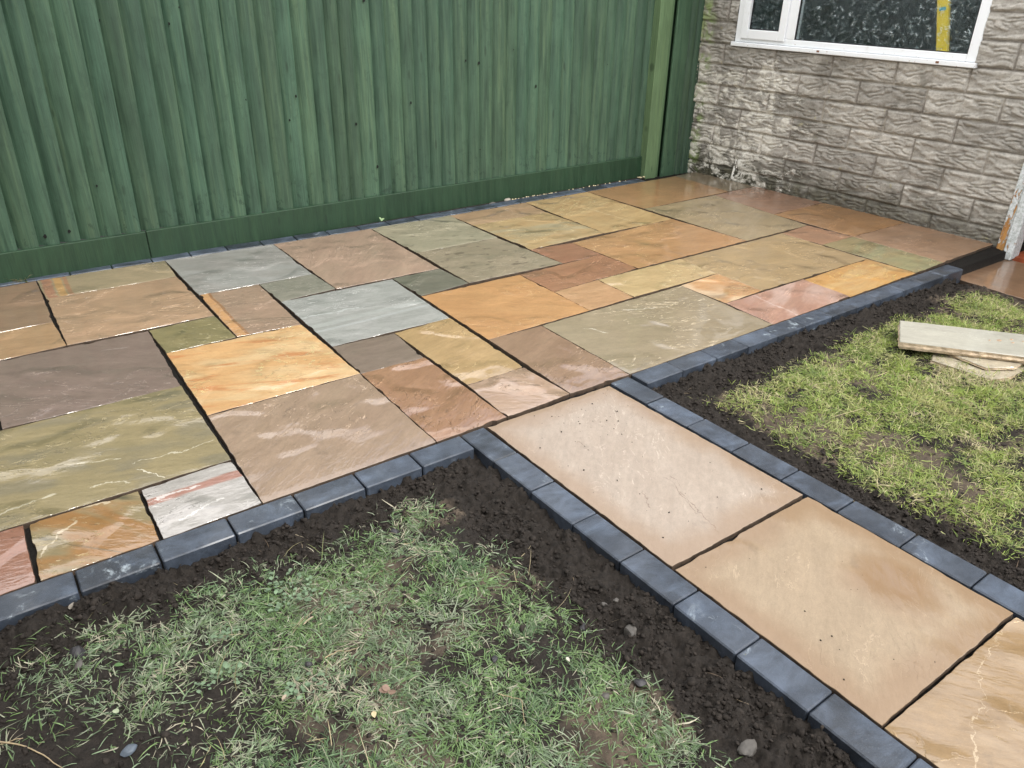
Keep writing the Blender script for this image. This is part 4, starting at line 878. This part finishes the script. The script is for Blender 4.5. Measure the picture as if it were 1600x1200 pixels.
# ------------------------------------------------------------------ small things
def stone(name, x, y, z, sx, sy, sz, mat, label, cat, seed, group=None, rz=0, sub=2, jag=.22, tilt=0):
    v_, f_ = IP.copy(), [tuple(t) for t in IF]
    for _ in range(sub):
        mids = {}; nv = [tuple(p) for p in v_]; nf = []
        def mid(a, b):
            k = (min(a, b), max(a, b))
            if k not in mids:
                p = (np.array(nv[a]) + np.array(nv[b])) / 2; nv.append(tuple(p / np.linalg.norm(p))); mids[k] = len(nv) - 1
            return mids[k]
        for a, b, c in f_:
            ab, bc, ca_ = mid(a, b), mid(b, c), mid(c, a); nf += [(a, ab, ca_), (b, bc, ab), (c, ca_, bc), (ab, bc, ca_)]
        v_ = np.array(nv); f_ = nf
    r = 1 + jag * (fbm(v_[:, 0] * 1.6 + seed, v_[:, 1] * 1.6 + v_[:, 2] * 1.3, 3, seed) - .5) * 2
    # a few flat facets
    rr_ = np.random.RandomState(seed); v_ = v_ * r[:, None]
    for _ in range(6):
        n = rr_.normal(size=3); n /= np.linalg.norm(n); d = v_ @ n; lim = rr_.uniform(.62, .85); k = d > lim; v_[k] -= ((d[k] - lim) * .85)[:, None] * n
    v_ = v_ * np.array([sx, sy, sz]); o = mesh(name, v_, f_, mat, smooth=True)
    o.data.set_sharp_from_angle(angle=R(32))
    o.location = (x, y, z + sz * .55); o.rotation_euler = (tilt, tilt * .6, rz); tag(o, label, cat, group); return o
gh = lambda x, y: float(ground_h(np.array([x]), np.array([y]))[0])
def on(x, y): return gh(x, y)
G_ = 'loose stones on the left bed'
for (x, y, s, m, sd, lab) in [
    (.890, -3.447, (.022, .018, .017), M_STONEG, 1, 'largest grey stone lying on the dark soil beside the path'),
    (-.262, -2.742, (.022, .020, .018), M_STONED, 2, 'round black lump with a pale flint beside it at the left'),
    (-.249, -2.556, (.010, .008, .007), M_STONEP, 4, 'small pale pebble below the near kerb at the left'),
    (.898, -3.335, (.010, .009, .008), M_STONEG, 5, 'small grey pebble above the largest grey stone, left one of a close pair'),
    (.925, -3.350, (.008, .007, .006), M_STONEG, 6, 'tiny grey pebble right one of the close pair above the largest grey stone'),
    (.576, -2.768, (.013, .012, .010), M_STONED, 7, 'small dark lump in the thin grass near the inner kerb corner'),
    (.862, -3.838, (.017, .025, .014), M_STONEG, 8, 'oval grey stone at the bottom of the picture beside the kerb'),
    (.178, -3.090, (.0085, .0085, .008), M_STONED, 9, 'round brown snail-like pebble in the middle of the left grass'),
    (.800, -3.365, (.014, .010, .010), M_STONED, 10, 'dark clod left of the small pebbles by the path'),
    (.790, -3.585, (.016, .013, .009), M_STONED, 11, 'flat dark clod in the grass tip near the bottom'),
    (.700, -3.565, (.011, .009, .007), M_STONEG, 12, 'small angular blue grey stone in the lower grass'),
    (.55, -3.33, (.012, .009, .008), M_STONED, 13, 'dark angular clod in the middle of the grass'),
    ]:
    stone('stone', x, y, on(x, y), *s, m, lab, 'stone', sd, G_, rz=sd, jag=.28)
stone('stone', -.268, -2.790, on(-.268, -2.79), .016, .009, .006, M_STONEG, 'pointed grey flint under the round black lump', 'stone', 3, G_, rz=.9, jag=.35)
stone('slate_piece', -.222, -3.10, on(-.22, -3.1), .019, .012, .006, M_SLATE, 'blue grey curved slate piece at the bottom left', 'slate', 31, rz=.6)
stone('mortar_lump', 2.962, .056, -.01, .030, .014, .016, M_STONEP, 'pale lump of mortar between kerb and gravel board', 'mortar lump', 21)
stone('mortar_lump', 2.83, .054, -.012, .030, .010, .010, M_STONEG, 'low grey smear of mortar left of the pale lump by the fence', 'mortar lump', 22)
gp = []
for i in range(70):
    x = rt.uniform(3.0, 3.42) if i < 50 else rt.uniform(3.5, 4.1); gp.append((x, .052 + rt.uniform(-.012, .022), -.008))
for i in range(14): gp.append((4.27 + rt.uniform(-.03, .03), .055 + rt.uniform(-.012, .012), .0))
gp = np.array(gp); o = scatter('gravel', gp, rs.uniform(.004, .0085, len(gp)), M_PEBBLE); tag(o, 'pale yellow gravel in the gap between kerb and fence', 'gravel', kind='stuff')
# filling that carries that gravel
f_ = MB().box(1.6, 4.30, .040, .096, -.06, -.012).obj('gap_filling', M_SOIL); tag(f_, kind='structure')
# twigs
def twig(pts, r0, label, seed):
    P_ = np.array(pts, float); n = 14; t = np.linspace(0, 1, n); k = np.linspace(0, 1, len(P_))
    C_ = np.stack([np.interp(t, k, P_[:, i]) for i in range(2)], 1); rr_ = np.random.RandomState(seed); C_ += np.cumsum(rr_.normal(0, .0009, C_.shape), 0)
    z = ground_h(C_[:, 0], C_[:, 1]) + .008 + .005 * np.sin(t * 5 + seed); V_ = []; F_ = []
    for i in range(n):
        d = C_[min(i + 1, n - 1)] - C_[max(i - 1, 0)]; d /= np.linalg.norm(d) + 1e-9; r_ = r0 * (1 - .6 * t[i])
        for j in range(6): a = j * 1.0472; V_.append((C_[i, 0] - d[1] * r_ * math.cos(a), C_[i, 1] + d[0] * r_ * math.cos(a), z[i] + r_ * math.sin(a)))
    for i in range(n - 1):
        for j in range(6): F_.append((i * 6 + j, i * 6 + (j + 1) % 6, (i + 1) * 6 + (j + 1) % 6, (i + 1) * 6 + j))
    o = mesh('twig', V_, F_, M_TWIG, smooth=True); tag(o, label, 'twig', 'dry twigs on the left bed')
twig([(.215, -3.100), (.25, -3.085), (.29, -3.105)], .0016, 'thin straight twig lying in the middle of the left grass', 1)
twig([(-.47, -2.90), (-.40, -2.95), (-.36, -3.02), (-.33, -3.08)], .0022, 'long pale root in the bottom left corner', 2)
twig([(-.50, -2.93), (-.44, -2.925), (-.40, -2.94)], .0018, 'short pale root beside the long one at the bottom left corner', 3)
twig([(.57, -2.83), (.60, -2.85), (.61, -2.83)], .0014, 'forked twig under the inner kerb corner', 4)
twig([(.50, -3.42), (.53, -3.47), (.50, -3.53)], .0012, 'curved twig in the lower middle of the grass', 5)
# leaves
def leaf_mesh(V_, F_, T_, x, y, z, L, W, az, tilt, tone, cup=.25):
    b = len(V_); ca, sa_ = math.cos(az), math.sin(az); pr = [(0, .0), (.25, .7), (.55, 1.0), (.82, .75), (1, .0)]
    for (t, w_) in pr:
        for sgn in (-1, 0, 1):
            lx = t * L; ly = sgn * w_ * W * .5; lz = abs(sgn) * cup * W * w_ * .5 + t * L * math.sin(tilt) - cup * L * t * t * .4
            V_.append((x + lx * ca - ly * sa_, y + lx * sa_ + ly * ca, z + lz)); T_.append(tone)
    for i in range(4):
        for j in range(2): p = b + i * 3 + j; F_.append((p, p + 3, p + 4, p + 1))
def leafobj(name, items, label, cat, group, mat=None, kind=None):
    V_, F_, T_ = [], [], []
    for it in items: leaf_mesh(V_, F_, T_, *it)
    o = mesh(name, V_, F_, mat or M_LEAF, smooth=True)
    o.data.color_attributes.new('tone', 'FLOAT_COLOR', 'POINT').data.foreach_set('color', np.concatenate([np.array(T_), np.ones((len(T_), 1))], 1).astype(np.float32).ravel())
    tag(o, label, cat, group, kind); return o
rl_ = random.Random(8)
for (cx, cy, rad, n, lab) in [(.235, -2.86, .055, 46, 'patch of small pale clover leaves high on the left grass'), (.148, -3.155, .040, 36, 'patch of round pale leaves at the centre left of the grass'),
                              (-.005, -3.02, .050, 30, 'loose patch of pale leaves at the left edge of the grass'), (.045, -2.90, .035, 18, 'few pale leaves near the left kerb end of the grass'),
                              (.22, -2.79, .05, 26, 'sprig of small leaves just below the near kerb'), (.33, -2.98, .045, 22, 'thin patch of clover among the middle grass')]:
    it = []
    for i in range(n):
        a = rl_.uniform(0, 6.28); q_ = rad * rl_.random() ** .6; x, y = cx + q_ * math.cos(a) * 1.3, cy + q_ * math.sin(a) * .9; L = rl_.uniform(.007, .016)
        k = rl_.uniform(.75, 1.3); it.append((x, y, gh(x, y) + rl_.uniform(.008, .020), L, L * rl_.uniform(.6, .95), rl_.uniform(0, 6.28), rl_.uniform(-.1, .5), (.15 * k, .22 * k, .13 * k)))
    leafobj('clover_patch', it, lab, 'clover', 'clover patches in the left grass')
for (x, y, L, W, tn, lab, sd_) in [(.235, -3.33, .016, .012, (.55, .46, .28), 'yellowish dead leaf in the lower left grass', 1), (.30, -3.285, .030, .020, (.24, .16, .12), 'crumpled brown leaf in the lower grass', 2),
                                   (.10, -3.16, .020, .009, (.40, .32, .24), 'pale dry leaf standing in the left grass', 3), (-.228, -2.99, .020, .012, (.40, .46, .30), 'light green curled leaf on the bare soil at the left', 4),
                                   (.21, -2.98, .034, .007, (.42, .34, .24), 'narrow dry straw-coloured leaf near the clover', 5), (.695, -3.44, .014, .008, (.55, .52, .44), 'white shell-like fragment by the bare patch', 6),
                                   (-.18, -2.86, .022, .012, (.08, .16, .05), 'dark green weed leaf on the bare soil at the left', 7), (-.115, -2.94, .018, .011, (.10, .15, .07), 'upright small green leaf beside the bare soil', 8)]:
    z = gh(x, y) + .016; it = [(x, y, z, L, W, sd_ * 1.3, .3, tn)]
    if sd_ == 2: it += [(x + .004, y + .003, z, L * .8, W, 4.1, .6, tn), (x - .003, y, z, L * .7, W * .9, 2.2, .7, tn)]
    leafobj('leaf', it, lab, 'leaf', 'single leaves on the left bed')
leafobj('leaf', [(1.955, .045, .004, .035, .020, .5, .5, (.30, .42, .22)), (1.965, .05, .004, .03, .014, 1.7, .8, (.30, .42, .22))], 'pale green leaf on the fence kerb at the foot of the gravel board', 'leaf', 'single leaves on the left bed')
tp = np.stack([rs.normal(-.085, .022, 60), rs.uniform(.075, .095, 60), np.full(60, .0)], 1)
o = blades('grass_tuft', tp, .02, .05, .0016, [(.16, .17, .06), (.20, .16, .08), (.10, .15, .05)], .3); tag(o, 'small tuft of grass growing at the foot of the fence at the far left', 'grass tuft')
# a few long straws
sp = bed_points(600, lambda x, y: (grass_density(x, y) > .05) * 1.0); o = blades('dry_straw', sp, .05, .11, .0015, [(.36, .30, .18), (.28, .25, .13), (.22, .24, .10)], .75, curl=.6)
tag(o, 'long dry straw stems lying loosely in the grass', 'grass', kind='stuff')

# ------------------------------------------------------------------ offcuts stacked on the right grass
def rough_slab(name, poly, z0, th, mats, label, seed, tiltv=(0, 0)):
    poly = np.array(poly, float); c = poly.mean(0); P_ = poly - c; pts = []
    for i in range(len(P_)):
        a, b = P_[i], P_[(i + 1) % len(P_)]; n = max(2, int(np.linalg.norm(b - a) / .012))
        for k in range(n): pts.append(a + (b - a) * k / n)
    pts = np.array(pts); rad = pts / np.linalg.norm(pts, axis=1)[:, None]; w_ = pts + c
    j = lambda q, am: pts + rad * ((vnoise(w_[:, 0] * 45 + q, w_[:, 1] * 45, seed) - .5) * am)[:, None]
    rings = [(j(0, .004) - rad * .003, th), (j(0, .004), th - .003), (j(3, .010) - rad * .002, th * .6), (j(6, .008) + rad * .002, th * .35), (j(9, .012) - rad * .005, 0)]
    m = len(pts); V_ = []; F_ = []
    for q, z in rings:
        for p in q: V_.append((p[0], p[1], z + p[0] * tiltv[0] + p[1] * tiltv[1]))
    for a in range(len(rings) - 1):
        for k in range(m): F_.append((a * m + k, a * m + (k + 1) % m, (a + 1) * m + (k + 1) % m, (a + 1) * m + k))
    F_.append(tuple(range(m))[::-1]); F_.append(tuple(range((len(rings) - 1) * m, len(rings) * m)))
    mi = [0] * ((len(rings) - 1) * m) + [1, 0]
    mi[:m] = [1] * m
    o = mesh(name, V_, F_, mats, mi=mi); o.location = (c[0], c[1], z0)
    bm_fix(o); tag(o, label, 'stone offcut', 'stone offcuts stacked on the grass'); return o
import bmesh
def bm_fix(o):
    b = bmesh.new(); b.from_mesh(o.data); bmesh.ops.recalc_face_normals(b, faces=b.faces); b.to_mesh(o.data); b.free()
M_OFFS = mat_simple('sandy_broken_stone', (.46, .36, .25), .7, (70, .9, .006), var=.4, scale=30)
M_OFFG = stone_mat(955, (170, 168, 162), (194, 192, 184), ang=.88, stretch=9, riven=.6, wet=.5, crest=.3, spots=None)
M_OFFB = stone_mat(956, (168, 156, 138), (196, 186, 168), ang=.4, wet=.4)
z0 = -.030
rough_slab('stone_offcut', [(3.015, -3.05), (3.045, -3.285), (3.115, -3.315), (3.40, -3.34), (3.46, -3.12), (3.20, -2.97)], z0, .024, [M_OFFS, M_OFFB], 'lowest sandy broken slab of the stack, its pale corner pointing at the camera', 41)
rough_slab('stone_offcut', [(3.11, -3.06), (3.10, -3.235), (3.20, -3.300), (3.50, -3.30), (3.50, -3.10), (3.24, -2.98)], z0 + .025, .016, [M_OFFS, M_OFFB], 'thin middle flake of the stack with an orange edge', 42)
# long pale grey strip on top
o = rough_slab('stone_offcut', [(2.955, -2.925), (3.175, -2.795), (3.66, -3.395), (3.44, -3.53)], z0 + .043, .034, [M_OFFS, M_OFFG], 'long pale grey slab strip lying on top of the stack with mud spots', 43, (0.0, .0))
bpy.context.view_layer.update()
md = MB()
for (x, y, s_) in [(3.335, -3.165, .012), (3.36, -3.21, .007), (3.30, -3.14, .006), (3.33, -3.285, .013), (3.39, -3.19, .008), (3.41, -3.23, .006)]:
    q_ = stone('mud_spot', x, y, z0 + .0764, s_ * 1.2, s_ * .8, .0018, M_DEAD, None, None, int(x * 1000), jag=.3); q_.parent = o; q_.matrix_parent_inverse = o.matrix_world.inverted()
    q_.pop('category', None)
sp_ = [(rs.normal(1.50, .10), rs.normal(-2.62, .09)) for _ in range(46)] + [(rs.uniform(1.17, 1.67), rs.uniform(-3.3, -2.5)) for _ in range(34)] + [(rs.uniform(1.17, 1.67), rs.uniform(-3.95, -3.4)) for _ in range(16)]
sp_ = np.array([(a, b, .0002) for a, b in sp_ if 1.14 < a < 1.68 and b < -2.48])
o = scatter('soil_specks', sp_, .0010 + .0022 * rs.uniform(0, 1, len(sp_)) ** 3, M_CRUMB, sink=.1); tag(o, 'tiny dark soil specks dropped on the dry path slabs', 'soil', kind='stuff')
